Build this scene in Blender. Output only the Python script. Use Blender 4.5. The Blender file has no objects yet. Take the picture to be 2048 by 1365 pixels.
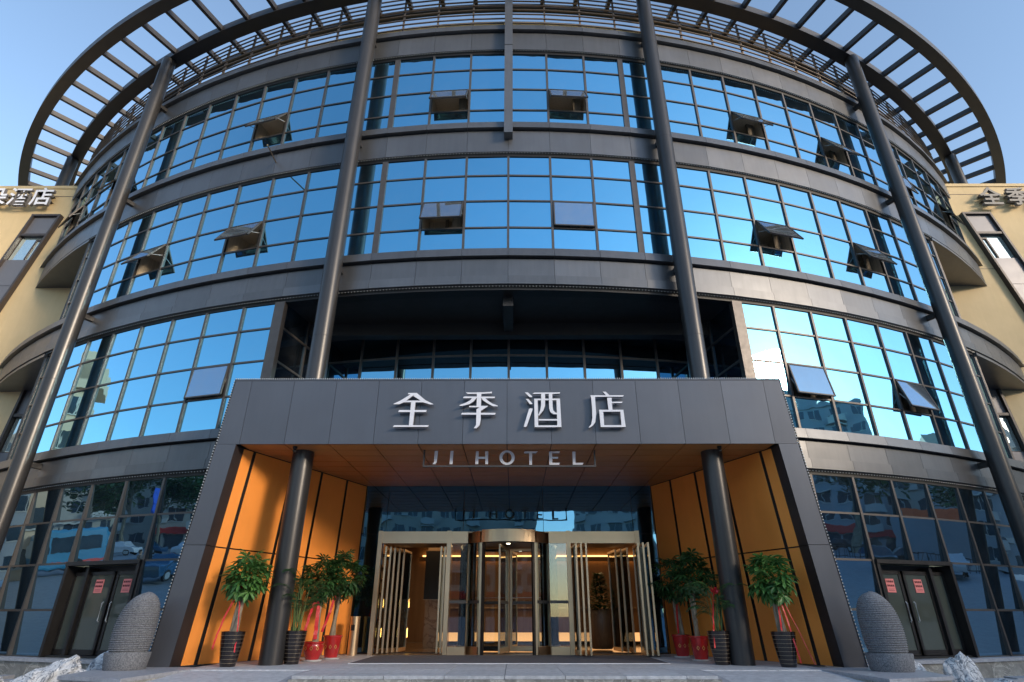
import bpy, bmesh, math, random
from mathutils import Vector, Matrix, noise
random.seed(7)
C = bpy.context.scene.collection
SC = bpy.context.scene
R = math.radians
PI = math.pi

# ---------------------------------------------------------------- camera, light, exposure
cam_d = bpy.data.cameras.new('camera'); cam = bpy.data.objects.new('camera', cam_d); C.objects.link(cam)
cam.location = (0.157, 0.0, 0.86)
cam.rotation_euler = (R(90 + 25.53), 0, R(0.209))
cam_d.sensor_width = 36; cam_d.lens = 20.30
cam_d.clip_start = 0.05; cam_d.clip_end = 2000
SC.camera = cam

SUN_ELEV, SUN_ROT = 15.0, 128.0          # sun behind the camera and to the right
W = bpy.data.worlds.new('World'); SC.world = W; W.use_nodes = True
wn = W.node_tree; wn.nodes.clear()
sky = wn.nodes.new('ShaderNodeTexSky'); sky.sky_type = 'NISHITA'; sky.sun_disc = False
sky.sun_elevation = R(SUN_ELEV); sky.sun_rotation = R(SUN_ROT)
sky.air_density = 1.0; sky.dust_density = 0.7; sky.ozone_density = 1.2
bg = wn.nodes.new('ShaderNodeBackground'); bg.inputs[1].default_value = 0.15
wo = wn.nodes.new('ShaderNodeOutputWorld')
wn.links.new(sky.outputs[0], bg.inputs[0]); wn.links.new(bg.outputs[0], wo.inputs[0])
sd = bpy.data.lights.new('sun', 'SUN'); sd.energy = 2.2; sd.angle = R(15.0); sd.color = (1.0, 0.82, 0.62)
so = bpy.data.objects.new('sun', sd); C.objects.link(so)
dv = Vector((math.sin(R(SUN_ROT)) * math.cos(R(SUN_ELEV)), math.cos(R(SUN_ROT)) * math.cos(R(SUN_ELEV)), math.sin(R(SUN_ELEV))))
so.rotation_euler = dv.to_track_quat('Z', 'Y').to_euler(); so.location = dv * 60
SC.view_settings.view_transform = 'Standard'; SC.view_settings.look = 'None'
SC.view_settings.gamma = 1.0; SC.view_settings.exposure = 1.3
SC.view_settings.use_curve_mapping = False
SC.cycles.max_bounces = 8; SC.cycles.transparent_max_bounces = 24
SC.cycles.sample_clamp_indirect = 6.0
SC.cycles.use_denoising = True

# ---------------------------------------------------------------- materials
def ramp(nt, fac, a, b, p0=0.0, p1=1.0):
    r = nt.nodes.new('ShaderNodeValToRGB'); r.color_ramp.elements[0].color = (*a, 1); r.color_ramp.elements[1].color = (*b, 1)
    r.color_ramp.elements[0].position = p0; r.color_ramp.elements[1].position = p1
    nt.links.new(fac, r.inputs[0]); return r.outputs[0]
def base(name):
    m = bpy.data.materials.new(name); m.use_nodes = True
    nt = m.node_tree; p = nt.nodes['Principled BSDF']; return m, nt, p
def coords(nt, kind='Object', scale=(1, 1, 1)):
    tc = nt.nodes.new('ShaderNodeTexCoord'); mp = nt.nodes.new('ShaderNodeMapping'); mp.inputs['Scale'].default_value = scale
    nt.links.new(tc.outputs[kind], mp.inputs[0]); return mp.outputs[0]
def ntex(nt, vec, scale, detail=4, rough=0.55):
    n = nt.nodes.new('ShaderNodeTexNoise'); n.inputs['Scale'].default_value = scale
    n.inputs['Detail'].default_value = detail; n.inputs['Roughness'].default_value = rough
    nt.links.new(vec, n.inputs['Vector']); return n.outputs['Fac']
def bump(nt, p, h, strength, dist=0.02):
    b = nt.nodes.new('ShaderNodeBump'); b.inputs['Strength'].default_value = strength; b.inputs['Distance'].default_value = dist
    nt.links.new(h, b.inputs['Height']); nt.links.new(b.outputs[0], p.inputs['Normal']); return b
def mat(name, col, rough=0.5, metal=0.0, var=0.12, scale=3.0, bmp=0.0, bscale=40.0, rnd=0.0, stretch=(1, 1, 1), spec=0.5, coat=0.0, streak=0.0):
    m, nt, p = base(name)
    v = coords(nt, 'Object', stretch)
    if rnd:   # every panel gets its own piece of the pattern
        o_ = nt.nodes.new('ShaderNodeObjectInfo'); k_ = nt.nodes.new('ShaderNodeVectorMath'); k_.operation = 'SCALE'; k_.inputs[0].default_value = (37.0, 21.0, 53.0)
        nt.links.new(o_.outputs['Random'], k_.inputs['Scale']); a_ = nt.nodes.new('ShaderNodeVectorMath'); a_.operation = 'ADD'
        nt.links.new(v, a_.inputs[0]); nt.links.new(k_.outputs[0], a_.inputs[1]); v = a_.outputs[0]
    a = tuple(max(0, c * (1 - var)) for c in col); b = tuple(min(1, c * (1 + var)) for c in col)
    out = ramp(nt, ntex(nt, v, scale), a, b, 0.3, 0.7)
    if streak:   # rain streaks and dust
        mp_ = nt.nodes.new('ShaderNodeMapping'); mp_.inputs['Scale'].default_value = (4, 4, .3); nt.links.new(v, mp_.inputs[0])
        f_ = ramp(nt, ntex(nt, mp_.outputs[0], 2.0, 6, .65), (1 - streak,) * 3, (1 + streak * .5,) * 3, .35, .65)
        mu = nt.nodes.new('ShaderNodeVectorMath'); mu.operation = 'MULTIPLY'; nt.links.new(out, mu.inputs[0]); nt.links.new(f_, mu.inputs[1]); out = mu.outputs[0]
    if rnd:
        oi = nt.nodes.new('ShaderNodeObjectInfo'); mr = nt.nodes.new('ShaderNodeMapRange')
        mr.inputs[3].default_value = 1 - rnd; mr.inputs[4].default_value = 1 + rnd
        nt.links.new(oi.outputs['Random'], mr.inputs[0])
        mx = nt.nodes.new('ShaderNodeVectorMath'); mx.operation = 'SCALE'
        nt.links.new(out, mx.inputs[0]); nt.links.new(mr.outputs[0], mx.inputs['Scale']); out = mx.outputs[0]
    nt.links.new(out, p.inputs['Base Color'])
    p.inputs['Roughness'].default_value = rough; p.inputs['Metallic'].default_value = metal
    p.inputs['Specular IOR Level'].default_value = spec
    p.inputs['Coat Weight'].default_value = coat
    rr = nt.nodes.new('ShaderNodeMapRange'); rr.inputs[3].default_value = max(0.02, rough - 0.06); rr.inputs[4].default_value = min(1, rough + 0.08)
    nt.links.new(ntex(nt, v, scale * 2.3), rr.inputs[0]); nt.links.new(rr.outputs[0], p.inputs['Roughness'])
    if bmp: bump(nt, p, ntex(nt, v, bscale), bmp)
    return m
def mirror_glass(name, tint, body, refl=0.9, wave=0.012, rough=0.012, dust=0.04):
    """coated solar glass: a tinted mirror over a dark body, with roller-wave distortion and a little dust"""
    m, nt, p = base(name)
    nt.nodes.remove(p); out = nt.nodes['Material Output']
    v = coords(nt, 'Object')
    g = nt.nodes.new('ShaderNodeBsdfGlossy'); g.inputs['Roughness'].default_value = rough
    oi = nt.nodes.new('ShaderNodeObjectInfo'); mr = nt.nodes.new('ShaderNodeMapRange'); mr.inputs[3].default_value = 0.95; mr.inputs[4].default_value = 1.05
    nt.links.new(oi.outputs['Random'], mr.inputs[0])
    sc = nt.nodes.new('ShaderNodeVectorMath'); sc.operation = 'SCALE'
    fz = nt.nodes.new('ShaderNodeLayerWeight'); fz.inputs[0].default_value = 0.5     # the coating turns neutral at a glancing angle
    fp = nt.nodes.new('ShaderNodeMath'); fp.operation = 'POWER'; fp.inputs[1].default_value = 2.6; nt.links.new(fz.outputs['Facing'], fp.inputs[0])
    cm = nt.nodes.new('ShaderNodeMixRGB'); cm.inputs[1].default_value = (*tint, 1); cm.inputs[2].default_value = tuple(min(1, .45 + .5 * c) for c in tint) + (1,)
    nt.links.new(fp.outputs[0], cm.inputs[0]); nt.links.new(cm.outputs[0], sc.inputs[0])
    nt.links.new(mr.outputs[0], sc.inputs['Scale']); nt.links.new(sc.outputs[0], g.inputs['Color'])
    d = nt.nodes.new('ShaderNodeBsdfDiffuse'); d.inputs['Color'].default_value = (*body, 1)
    mx = nt.nodes.new('ShaderNodeMixShader'); mx.inputs[0].default_value = refl
    nt.links.new(d.outputs[0], mx.inputs[1]); nt.links.new(g.outputs[0], mx.inputs[2])
    dd = nt.nodes.new('ShaderNodeBsdfDiffuse'); dd.inputs['Color'].default_value = (0.35, 0.36, 0.36, 1)
    m2 = nt.nodes.new('ShaderNodeMixShader')
    sp = nt.nodes.new('ShaderNodeMapRange'); sp.inputs[1].default_value = 0.45; sp.inputs[2].default_value = 0.8; sp.inputs[3].default_value = 0.004; sp.inputs[4].default_value = dust
    nt.links.new(ntex(nt, v, 2.5, 8, 0.7), sp.inputs[0]); nt.links.new(sp.outputs[0], m2.inputs[0])
    nt.links.new(mx.outputs[0], m2.inputs[1]); nt.links.new(dd.outputs[0], m2.inputs[2])
    b = nt.nodes.new('ShaderNodeBump'); b.inputs['Strength'].default_value = 1.0; b.inputs['Distance'].default_value = wave
    ad = nt.nodes.new('ShaderNodeVectorMath'); ad.operation = 'ADD'
    oi2 = nt.nodes.new('ShaderNodeVectorMath'); oi2.operation = 'SCALE'; oi2.inputs['Scale'].default_value = 0.37
    nt.links.new(oi.outputs['Location'], oi2.inputs[0]); nt.links.new(v, ad.inputs[0]); nt.links.new(oi2.outputs[0], ad.inputs[1])
    nt.links.new(ntex(nt, ad.outputs[0], 1.3, 2, 0.4), b.inputs['Height']); nt.links.new(b.outputs[0], g.inputs['Normal'])
    nt.links.new(m2.outputs[0], out.inputs[0]); return m
def clear_glass(name, tint=(0.85, 0.92, 0.9), refl=0.10, refl_tint=(0.8, 0.9, 1.0)):
    m, nt, p = base(name); nt.nodes.remove(p); out = nt.nodes['Material Output']
    t = nt.nodes.new('ShaderNodeBsdfTransparent'); t.inputs[0].default_value = (*tint, 1)
    g = nt.nodes.new('ShaderNodeBsdfGlossy'); g.inputs['Roughness'].default_value = 0.01; g.inputs['Color'].default_value = (*refl_tint, 1)
    lw = nt.nodes.new('ShaderNodeFresnel'); lw.inputs[0].default_value = 1.5
    mr = nt.nodes.new('ShaderNodeMapRange'); mr.inputs[3].default_value = refl; mr.inputs[4].default_value = 1.0
    nt.links.new(lw.outputs[0], mr.inputs[0])
    mx = nt.nodes.new('ShaderNodeMixShader'); nt.links.new(mr.outputs[0], mx.inputs[0])
    nt.links.new(t.outputs[0], mx.inputs[1]); nt.links.new(g.outputs[0], mx.inputs[2]); nt.links.new(mx.outputs[0], out.inputs[0])
    return m
def emis(name, col, s):
    m, nt, p = base(name); p.inputs['Base Color'].default_value = (*col, 1)
    p.inputs['Emission Color'].default_value = (*col, 1); p.inputs['Emission Strength'].default_value = s; return m
def stone(name, a, b, scale, rough=0.7, bmp=0.3, dist=0.02, vein=None, vs=3.0, stretch=(1, 1, 1), rnd=0.0):
    m, nt, p = base(name); v = coords(nt, 'Object', stretch)
    c = ramp(nt, ntex(nt, v, scale, 8, 0.7), a, b, 0.35, 0.65)
    if vein:
        n2 = nt.nodes.new('ShaderNodeTexNoise'); n2.inputs['Scale'].default_value = vs; n2.inputs['Detail'].default_value = 6; n2.inputs['Distortion'].default_value = 1.6
        nt.links.new(v, n2.inputs['Vector'])
        rr = nt.nodes.new('ShaderNodeValToRGB'); e = rr.color_ramp.elements; e[0].position = 0.46; e[0].color = (0, 0, 0, 1); e[1].position = 0.5; e[1].color = (1, 1, 1, 1)
        k = rr.color_ramp.elements.new(0.54); k.color = (0, 0, 0, 1)
        nt.links.new(n2.outputs['Fac'], rr.inputs[0])
        mx = nt.nodes.new('ShaderNodeMixRGB'); nt.links.new(rr.outputs[0], mx.inputs[0]); nt.links.new(c, mx.inputs[1]); mx.inputs[2].default_value = (*vein, 1); c = mx.outputs[0]
    if rnd:
        oi = nt.nodes.new('ShaderNodeObjectInfo'); mr = nt.nodes.new('ShaderNodeMapRange'); mr.inputs[3].default_value = 1 - rnd; mr.inputs[4].default_value = 1 + rnd
        nt.links.new(oi.outputs['Random'], mr.inputs[0]); mm = nt.nodes.new('ShaderNodeVectorMath'); mm.operation = 'SCALE'
        nt.links.new(c, mm.inputs[0]); nt.links.new(mr.outputs[0], mm.inputs['Scale']); c = mm.outputs[0]
    nt.links.new(c, p.inputs['Base Color']); p.inputs['Roughness'].default_value = rough
    if bmp: bump(nt, p, ntex(nt, v, scale * 1.7, 8, 0.7), bmp, dist)
    return m
def leafmat(name, a, b):
    m, nt, p = base(name)
    oi = nt.nodes.new('ShaderNodeObjectInfo')
    c = ramp(nt, oi.outputs['Random'], a, b, 0.0, 1.0); nt.links.new(c, p.inputs['Base Color'])
    p.inputs['Roughness'].default_value = 0.42
    tr = nt.nodes.new('ShaderNodeBsdfTranslucent'); nt.links.new(c, tr.inputs[0])
    mx = nt.nodes.new('ShaderNodeMixShader'); mx.inputs[0].default_value = 0.25
    nt.links.new(p.outputs[0], mx.inputs[1]); nt.links.new(tr.outputs[0], mx.inputs[2]); nt.links.new(mx.outputs[0], nt.nodes['Material Output'].inputs[0]); return m

M = {}
M['clad'] = mat('clad', (0.118, 0.122, 0.130), 0.36, 0.6, 0.08, 1.2, 0.03, 60, rnd=0.12, streak=0.07)
M['clad_dark'] = mat('clad_dark', (0.028, 0.027, 0.028), 0.5, 0.2, 0.1, 2)
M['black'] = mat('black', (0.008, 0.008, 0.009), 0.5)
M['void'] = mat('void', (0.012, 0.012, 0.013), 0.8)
M['mull'] = mat('mull', (0.085, 0.077, 0.073), 0.4, 0.5, 0.1, 4)
M['pillar'] = mat('pillar', (0.050, 0.049, 0.050), 0.32, 0.45, 0.10, 1.4, 0.02, 30, stretch=(1, 1, .4), streak=0.22)
M['steel'] = mat('steel', (0.030, 0.029, 0.031), 0.45, 0.2, 0.10, 1.5)
M['louvre'] = mat('louvre', (0.16, 0.13, 0.11), 0.5, 0.3, 0.1, 3)
M['portal'] = mat('portal', (0.108, 0.114, 0.132), 0.36, 0.45, 0.06, 0.8, 0.02, 60, rnd=0.07, streak=0.03)
M['ret'] = mat('ret', (0.030, 0.025, 0.026), 0.45, 0.1, 0.1, 2)
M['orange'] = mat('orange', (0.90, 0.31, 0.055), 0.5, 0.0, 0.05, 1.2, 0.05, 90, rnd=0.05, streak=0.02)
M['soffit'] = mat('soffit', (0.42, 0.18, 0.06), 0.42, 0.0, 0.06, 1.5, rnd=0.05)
M['white_letter'] = mat('white_letter', (0.72, 0.73, 0.78), 0.45, 0, 0.03)
M['letter_side'] = mat('letter_side', (0.16, 0.16, 0.17), 0.5)
M['glass'] = mirror_glass('glass', (0.175, 0.50, 0.71), (0.01, 0.03, 0.045), 0.93, 0.0026)
M['glass_f'] = mirror_glass('glass_f', (0.20, 0.42, 0.62), (0.012, 0.022, 0.03), 0.66, 0.0026)
M['glass_sash'] = mirror_glass('glass_sash', (0.27, 0.46, 0.64), (0.14, 0.16, 0.17), 0.70, 0.002, 0.02, 0.16)
M['glass_loggia'] = mirror_glass('glass_loggia', (0.20, 0.52, 0.72), (0.006, 0.012, 0.018), 0.75, 0.0015)
M['glass_entry'] = mirror_glass('glass_entry', (0.16, 0.38, 0.58), (0.006, 0.01, 0.016), 0.6, 0.003)
M['door_glass'] = mirror_glass('door_glass', (0.5, 0.52, 0.5), (0.075, 0.085, 0.07), 0.16, 0.003)
M['clear'] = clear_glass('clear', (0.93, 0.96, 0.94), 0.05)
M['wing'] = mat('wing', (0.56, 0.43, 0.24), 0.75, 0, 0.06, 1.0, 0.15, 80, streak=0.03)
M['wing_panel'] = mat('wing_panel', (0.14, 0.14, 0.155), 0.4, 0.3, 0.05, 1)
M['wing_frame'] = mat('wing_frame', (0.055, 0.045, 0.042), 0.45, 0.2)
M['wing_glass'] = mirror_glass('wing_glass', (0.75, 0.9, 0.95), (0.25, 0.32, 0.32), 0.55, 0.004)
M['roofwall'] = mat('roofwall', (0.74, 0.55, 0.25), 0.8, 0, 0.08, 2)
M['brass'] = mat('brass', (0.66, 0.50, 0.33), 0.34, 0.9, 0.06, 2)
M['brass_d'] = mat('brass_d', (0.36, 0.25, 0.16), 0.3, 0.9, 0.08, 3)
M['dkmetal'] = mat('dkmetal', (0.03, 0.028, 0.028), 0.35, 0.5)
M['led'] = mat('led', (0.42, 0.44, 0.45), 0.3, 0.2)
M['pave'] = stone('pave', (0.38, 0.39, 0.41), (0.58, 0.59, 0.61), 9, 0.55, 0.15, 0.01, rnd=0.10)
M['plaza'] = stone('plaza', (0.20, 0.21, 0.23), (0.28, 0.29, 0.31), 3, 0.6, 0.1, 0.01)
M['mat_'] = mat('mat_', (0.10, 0.10, 0.115), 0.8, 0, 0.2, 30, 0.4, 200)
M['ledge'] = stone('ledge', (0.27, 0.28, 0.31), (0.40, 0.41, 0.44), 14, 0.5, 0.15, 0.01)
M['marble'] = stone('marble', (0.16, 0.155, 0.14), (0.34, 0.33, 0.30), 3, 0.45, 0.1, 0.01, (0.42, 0.41, 0.37), 2.2, rnd=0.12)
M['granite'] = stone('granite', (0.055, 0.058, 0.066), (0.26, 0.27, 0.29), 50, 0.75, 0.5, 0.01)
M['rock'] = stone('rock', (0.42, 0.43, 0.45), (0.78, 0.79, 0.80), 9, 0.8, 0.7, 0.03, (0.10, 0.12, 0.15), 5)
M['pot_black'] = mat('pot_black', (0.012, 0.007, 0.006), 0.2, 0, 0.2, 4, coat=0.6)
M['pot_line'] = mat('pot_line', (0.42, 0.34, 0.24), 0.35, 0.5)
M['pot_red'] = mat('pot_red', (0.42, 0.018, 0.018), 0.2, 0, 0.15, 5, 0.08, 30, coat=0.5)
M['pot_gold'] = mat('pot_gold', (0.62, 0.30, 0.10), 0.35, 0.5)
M['saucer'] = mat('saucer', (0.7, 0.7, 0.7), 0.4)
M['soil'] = mat('soil', (0.05, 0.035, 0.025), 0.95, 0, 0.3, 20, 0.6, 60)
M['bark'] = stone('bark', (0.17, 0.135, 0.09), (0.36, 0.30, 0.22), 14, 0.85, 0.5, 0.01, stretch=(1, 1, .4))
M['leaf'] = leafmat('leaf', (0.035, 0.12, 0.028), (0.12, 0.27, 0.065))
M['leaf_d'] = leafmat('leaf_d', (0.018, 0.058, 0.018), (0.05, 0.13, 0.035))
M['stemg'] = mat('stemg', (0.10, 0.15, 0.04), 0.6)
M['ribbon'] = mat('ribbon', (0.60, 0.022, 0.028), 0.30, 0, 0.2, 12, 0.3, 40)
M['lobby_wall'] = mat('lobby_wall', (0.22, 0.135, 0.075), 0.5, 0, 0.12, 1.2, stretch=(6, 6, 0.4))
M['lobby_marble'] = stone('lobby_marble', (0.32, 0.22, 0.13), (0.45, 0.33, 0.22), 1.6, 0.18, 0, 0.0, (0.24, 0.15, 0.09), 1.4)
M['lobby_floor'] = stone('lobby_floor', (0.22, 0.145, 0.085), (0.34, 0.24, 0.15), 2.4, 0.10, 0)
M['lobby_ceil'] = mat('lobby_ceil', (0.30, 0.20, 0.12), 0.7)
M['wood'] = mat('wood', (0.20, 0.11, 0.05), 0.4, 0, 0.2, 3, stretch=(8, 8, .4))
M['cove'] = emis('cove', (1.0, 0.50, 0.15), 1.6)
M['deskglow'] = emis('deskglow', (1.0, 0.52, 0.20), 0.42)
M['lampglow'] = emis('lampglow', (1.0, 0.60, 0.16), 2.0)
M['spot'] = emis('spot', (1.0, 0.85, 0.6), 4.0)
M['shaded_letter'] = mat('shaded_letter', (0.15, 0.14, 0.13), 0.5)  # darker letter colour with the shade on the right sign painted in
M['notice'] = mat('notice', (0.78, 0.22, 0.20), 0.6, 0, 0.03)
M['ink'] = mat('ink', (0.10, 0.01, 0.01), 0.6)
M['sign_white'] = mat('sign_white', (0.78, 0.78, 0.80), 0.5)
M['room'] = mat('room', (0.52, 0.45, 0.34), 0.8, 0, 0.2, 3, 0.3, 12, stretch=(8, 8, .2))
M['curtain'] = mat('curtain', (0.18, 0.15, 0.11), 0.8, 0, 0.25, 3, 0.5, 12, stretch=(10, 10, .2))

# ---------------------------------------------------------------- mesh helpers
class MB:
    def __init__(s): s.v = []; s.f = []; s.mi = []; s.cur = 0
    def add(s, vs, fs):
        o = len(s.v); s.v += [tuple(v) for v in vs]; s.f += [tuple(i + o for i in f) for f in fs]; s.mi += [s.cur] * len(fs); return s
    def box(s, x0, x1, y0, y1, z0, z1, mtx=None):
        vs = [(x, y, z) for z in (z0, z1) for x, y in ((x0, y0), (x1, y0), (x1, y1), (x0, y1))]
        if mtx: vs = [tuple(mtx @ Vector(v)) for v in vs]
        return s.add(vs, [(3, 2, 1, 0), (4, 5, 6, 7), (0, 1, 5, 4), (1, 2, 6, 5), (2, 3, 7, 6), (3, 0, 4, 7)])
    def hexa(s, b, t):
        return s.add(list(b) + list(t), [(3, 2, 1, 0), (4, 5, 6, 7), (0, 1, 5, 4), (1, 2, 6, 5), (2, 3, 7, 6), (3, 0, 4, 7)])
    def prism(s, pts, z0, z1):
        """pts: list of xy counterclockwise"""
        n = len(pts); vs = [(x, y, z0) for x, y in pts] + [(x, y, z1) for x, y in pts]
        return s.add(vs, [tuple(range(n - 1, -1, -1)), tuple(range(n, 2 * n))] + [(i, (i + 1) % n, n + (i + 1) % n, n + i) for i in range(n)])
    def slab_xz(s, pts, y0, y1):
        """outline in the xz plane extruded along y"""
        n = len(pts); vs = [(x, y0, z) for x, z in pts] + [(x, y1, z) for x, z in pts]
        return s.add(vs, [tuple(range(n)), tuple(range(2 * n - 1, n - 1, -1))] + [(i + n, (i + 1) % n + n, (i + 1) % n, i) for i in range(n)])
    def lathe(s, prof, n=24, cx=0, cy=0, f=None):
        k = len(prof); vs = []
        for j in range(n):
            a = 2 * PI * j / n
            for r, z in prof:
                if f: r, z2, dx, dy = f(r, z, a)
                else: z2, dx, dy = z, 0, 0
                vs.append((cx + dx + r * math.cos(a), cy + dy + r * math.sin(a), z2))
        fs = [(j * k + i, ((j + 1) % n) * k + i, ((j + 1) % n) * k + i + 1, j * k + i + 1) for j in range(n) for i in range(k - 1)]
        return s.add(vs, fs)
    def tube(s, pts, rad, n=8, cap=True):
        pts = [Vector(p) for p in pts]; rings = []
        rad = rad if isinstance(rad, (list, tuple)) else [rad] * len(pts)
        up = Vector((0.01, 0.02, 1))
        for i, p in enumerate(pts):
            d = (pts[min(i + 1, len(pts) - 1)] - pts[max(i - 1, 0)]).normalized()
            a = d.cross(up); a = d.cross(Vector((1, 0.1, 0))) if a.length < 0.05 else a
            a.normalize(); b = d.cross(a)
            rings.append([p + (a * math.cos(2 * PI * j / n) + b * math.sin(2 * PI * j / n)) * rad[i] for j in range(n)])
        vs = [tuple(q) for r in rings for q in r]
        fs = [(i * n + j, i * n + (j + 1) % n, (i + 1) * n + (j + 1) % n, (i + 1) * n + j) for i in range(len(pts) - 1) for j in range(n)]
        if cap: fs += [tuple(range(n))[::-1], tuple((len(pts) - 1) * n + j for j in range(n))]
        return s.add(vs, fs)
    def strip(s, pts, w, wdir, th=0.003):
        wd = Vector(wdir).normalized() * (w / 2); up = None
        for a, b in zip(pts[:-1], pts[1:]):
            a = Vector(a); b = Vector(b); nrm = (b - a).cross(wd)
            nrm = nrm.normalized() * th if nrm.length > 1e-6 else Vector((0, th, 0))
            s.hexa([a - wd, a + wd, b + wd, b - wd], [a - wd + nrm, a + wd + nrm, b + wd + nrm, b - wd + nrm])
        return s
    def sector(s, r0, r1, z0, z1, a0, a1, n=1, r1t=None):
        """curved block about the origin; a=0 points to -Y (towards the street), a>0 to +X"""
        r1t = r1 if r1t is None else r1t
        for i in range(n):
            b0 = a0 + (a1 - a0) * i / n; b1 = a0 + (a1 - a0) * (i + 1) / n
            q = lambda r, a: (r * math.sin(a), -r * math.cos(a))
            b = [(*q(r1, b0), z0), (*q(r1, b1), z0), (*q(r0, b1), z0), (*q(r0, b0), z0)]
            t = [(*q(r1t, b0), z1), (*q(r1t, b1), z1), (*q(r0, b1), z1), (*q(r0, b0), z1)]
            s.hexa(b, t)
        return s
    def mesh(s, name, mats, smooth=False):
        me = bpy.data.meshes.new(name); me.from_pydata(s.v, [], s.f)
        for m in (mats if isinstance(mats, (list, tuple)) else [mats]): me.materials.append(M[m] if isinstance(m, str) else m)
        if any(s.mi): me.polygons.foreach_set('material_index', s.mi)
        if smooth: me.polygons.foreach_set('use_smooth', [True] * len(me.polygons))
        me.update()
        return me
    def obj(s, name, mats, parent=None, smooth=False, fix=True, **kw):
        me = s.mesh(name, mats, smooth)
        if fix:
            bm = bmesh.new(); bm.from_mesh(me); bmesh.ops.recalc_face_normals(bm, faces=bm.faces)
            bm.to_mesh(me); bm.free()
        if smooth: me.set_sharp_from_angle(angle=R(40))
        return place(name, me, parent, **kw)
def place(name, me, parent=None, loc=(0, 0, 0), rot=(0, 0, 0), scale=None, label=None, cat=None, group=None, kind=None):
    o = bpy.data.objects.new(name, me); C.objects.link(o); o.parent = parent
    o.location = loc; o.rotation_euler = rot
    if scale: o.scale = scale
    for k, v in (('label', label), ('category', cat), ('group', group), ('kind', kind)):
        if v: o[k] = v
    return o
def thing(name, label, cat, loc=(0, 0, 0), rot=0, group=None):
    return place(name, None, None, loc, (0, 0, rot), None, label, cat, group)
def copy_tree(o, parent=None, **kw):
    c = o.copy(); C.objects.link(c); c.parent = parent
    for k, v in kw.items():
        if k == 'loc': c.location = v
        elif k == 'rot': c.rotation_euler = (0, 0, v)
        elif k == 'scale': c.scale = v
        else: c[k] = v
    for ch in list(o.children): copy_tree(ch, c)
    return c

# ================================================================ the setting
YC = 43.03; ST = R(2.412); RG = 29.7
def place_s(n, mb, m, **k): return mb.obj(n, m, None, kind='structure', **k)
# plaza level by the hotel, rising gently to the street around it
def gz(x, y):
    d = math.hypot(x, y - 14); t = min(1, max(0, (d - 24) / 22)); t = t * t * (3 - 2 * t)
    return -0.45 + 1.25 * t * (1 if y < 20 else 0)
g = MB(); rad_ = [0, 12, 20, 24] + [24 + 1.6 * i for i in range(1, 15)] + [60, 90, 140, 250, 450, 900]; NS = 72; vs = []
for rr_ in rad_:
    for j in range(NS): a = 2 * PI * j / NS; x = rr_ * math.sin(a); y = 14 - rr_ * math.cos(a); vs.append((x, y, gz(x, y)))
g.add(vs, [(i * NS + j, i * NS + (j + 1) % NS, (i + 1) * NS + (j + 1) % NS, (i + 1) * NS + j) for i in range(len(rad_) - 1) for j in range(NS)])
place_s('ground', g, 'plaza', smooth=True)
rd = stone('asphalt', (0.040, 0.042, 0.046), (0.065, 0.067, 0.072), 4, 0.75, 0.2, 0.01)
g = MB(); g.box(-600, 600, -56, -34, 0.70, 0.815); place_s('road', g, rd)
g = MB()
for y in (-40, -50):
    for k in range(-30, 30): g.box(k * 6, k * 6 + 3, y - .07, y + .07, 0.815, 0.820)
g.box(-180, 180, -45.1, -44.95, 0.815, 0.820); g.box(-180, 180, -44.7, -44.55, 0.815, 0.820)
place_s('lane_marking', g, 'sign_white')

# platform of paving tiles
plat = place('platform', None, None, kind='structure')
g = MB(); g.box(-5.9, 5.9, 12.25, 17.2, -0.5, -0.05); g.box(-3.42, 3.42, 10.77, 12.25, -0.5, -0.05)
g.obj('platform_core', 'plaza', plat, kind='structure')
ty = [10.75, 11.33, 11.92, 12.5, 13.2, 13.9, 14.6, 15.3, 16.0, 16.75]
tj = []
for j in range(len(ty) - 1):
    for i in range(-6, 6):
        x0, x1 = i * 0.98, (i + 1) * 0.98
        if j < 2:
            x0 = max(x0, -3.45); x1 = min(x1, 3.45)
            if x1 <= x0: continue
        x0 = max(x0, -5.88); x1 = min(x1, 5.88)
        m = MB(); m.box(x0 + .005, x1 - .005, ty[j] + .005, ty[j + 1] - .005, -0.05, random.uniform(-.002, .001))
        m.obj('paving_tile', 'pave', plat)
steps = place('front_step', None, None, kind='structure')
for i, (y0, z) in enumerate(((10.36, -.15), (9.97, -.30))):
    for k in range(-3, 4):
        m = MB(); m.box(k * 1.0 - .5 + .004, k * 1.0 + .5 - .004, y0, y0 + .42, z - .15, z); m.obj('step_slab', 'pave', steps)
for k in range(-3, 4):
    m = MB(); m.box(k * 1.0 - .5 + .004, k * 1.0 + .5 - .004, 10.735, 10.77, -.15, -.052); m.obj('step_riser', 'marble', steps)
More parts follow.
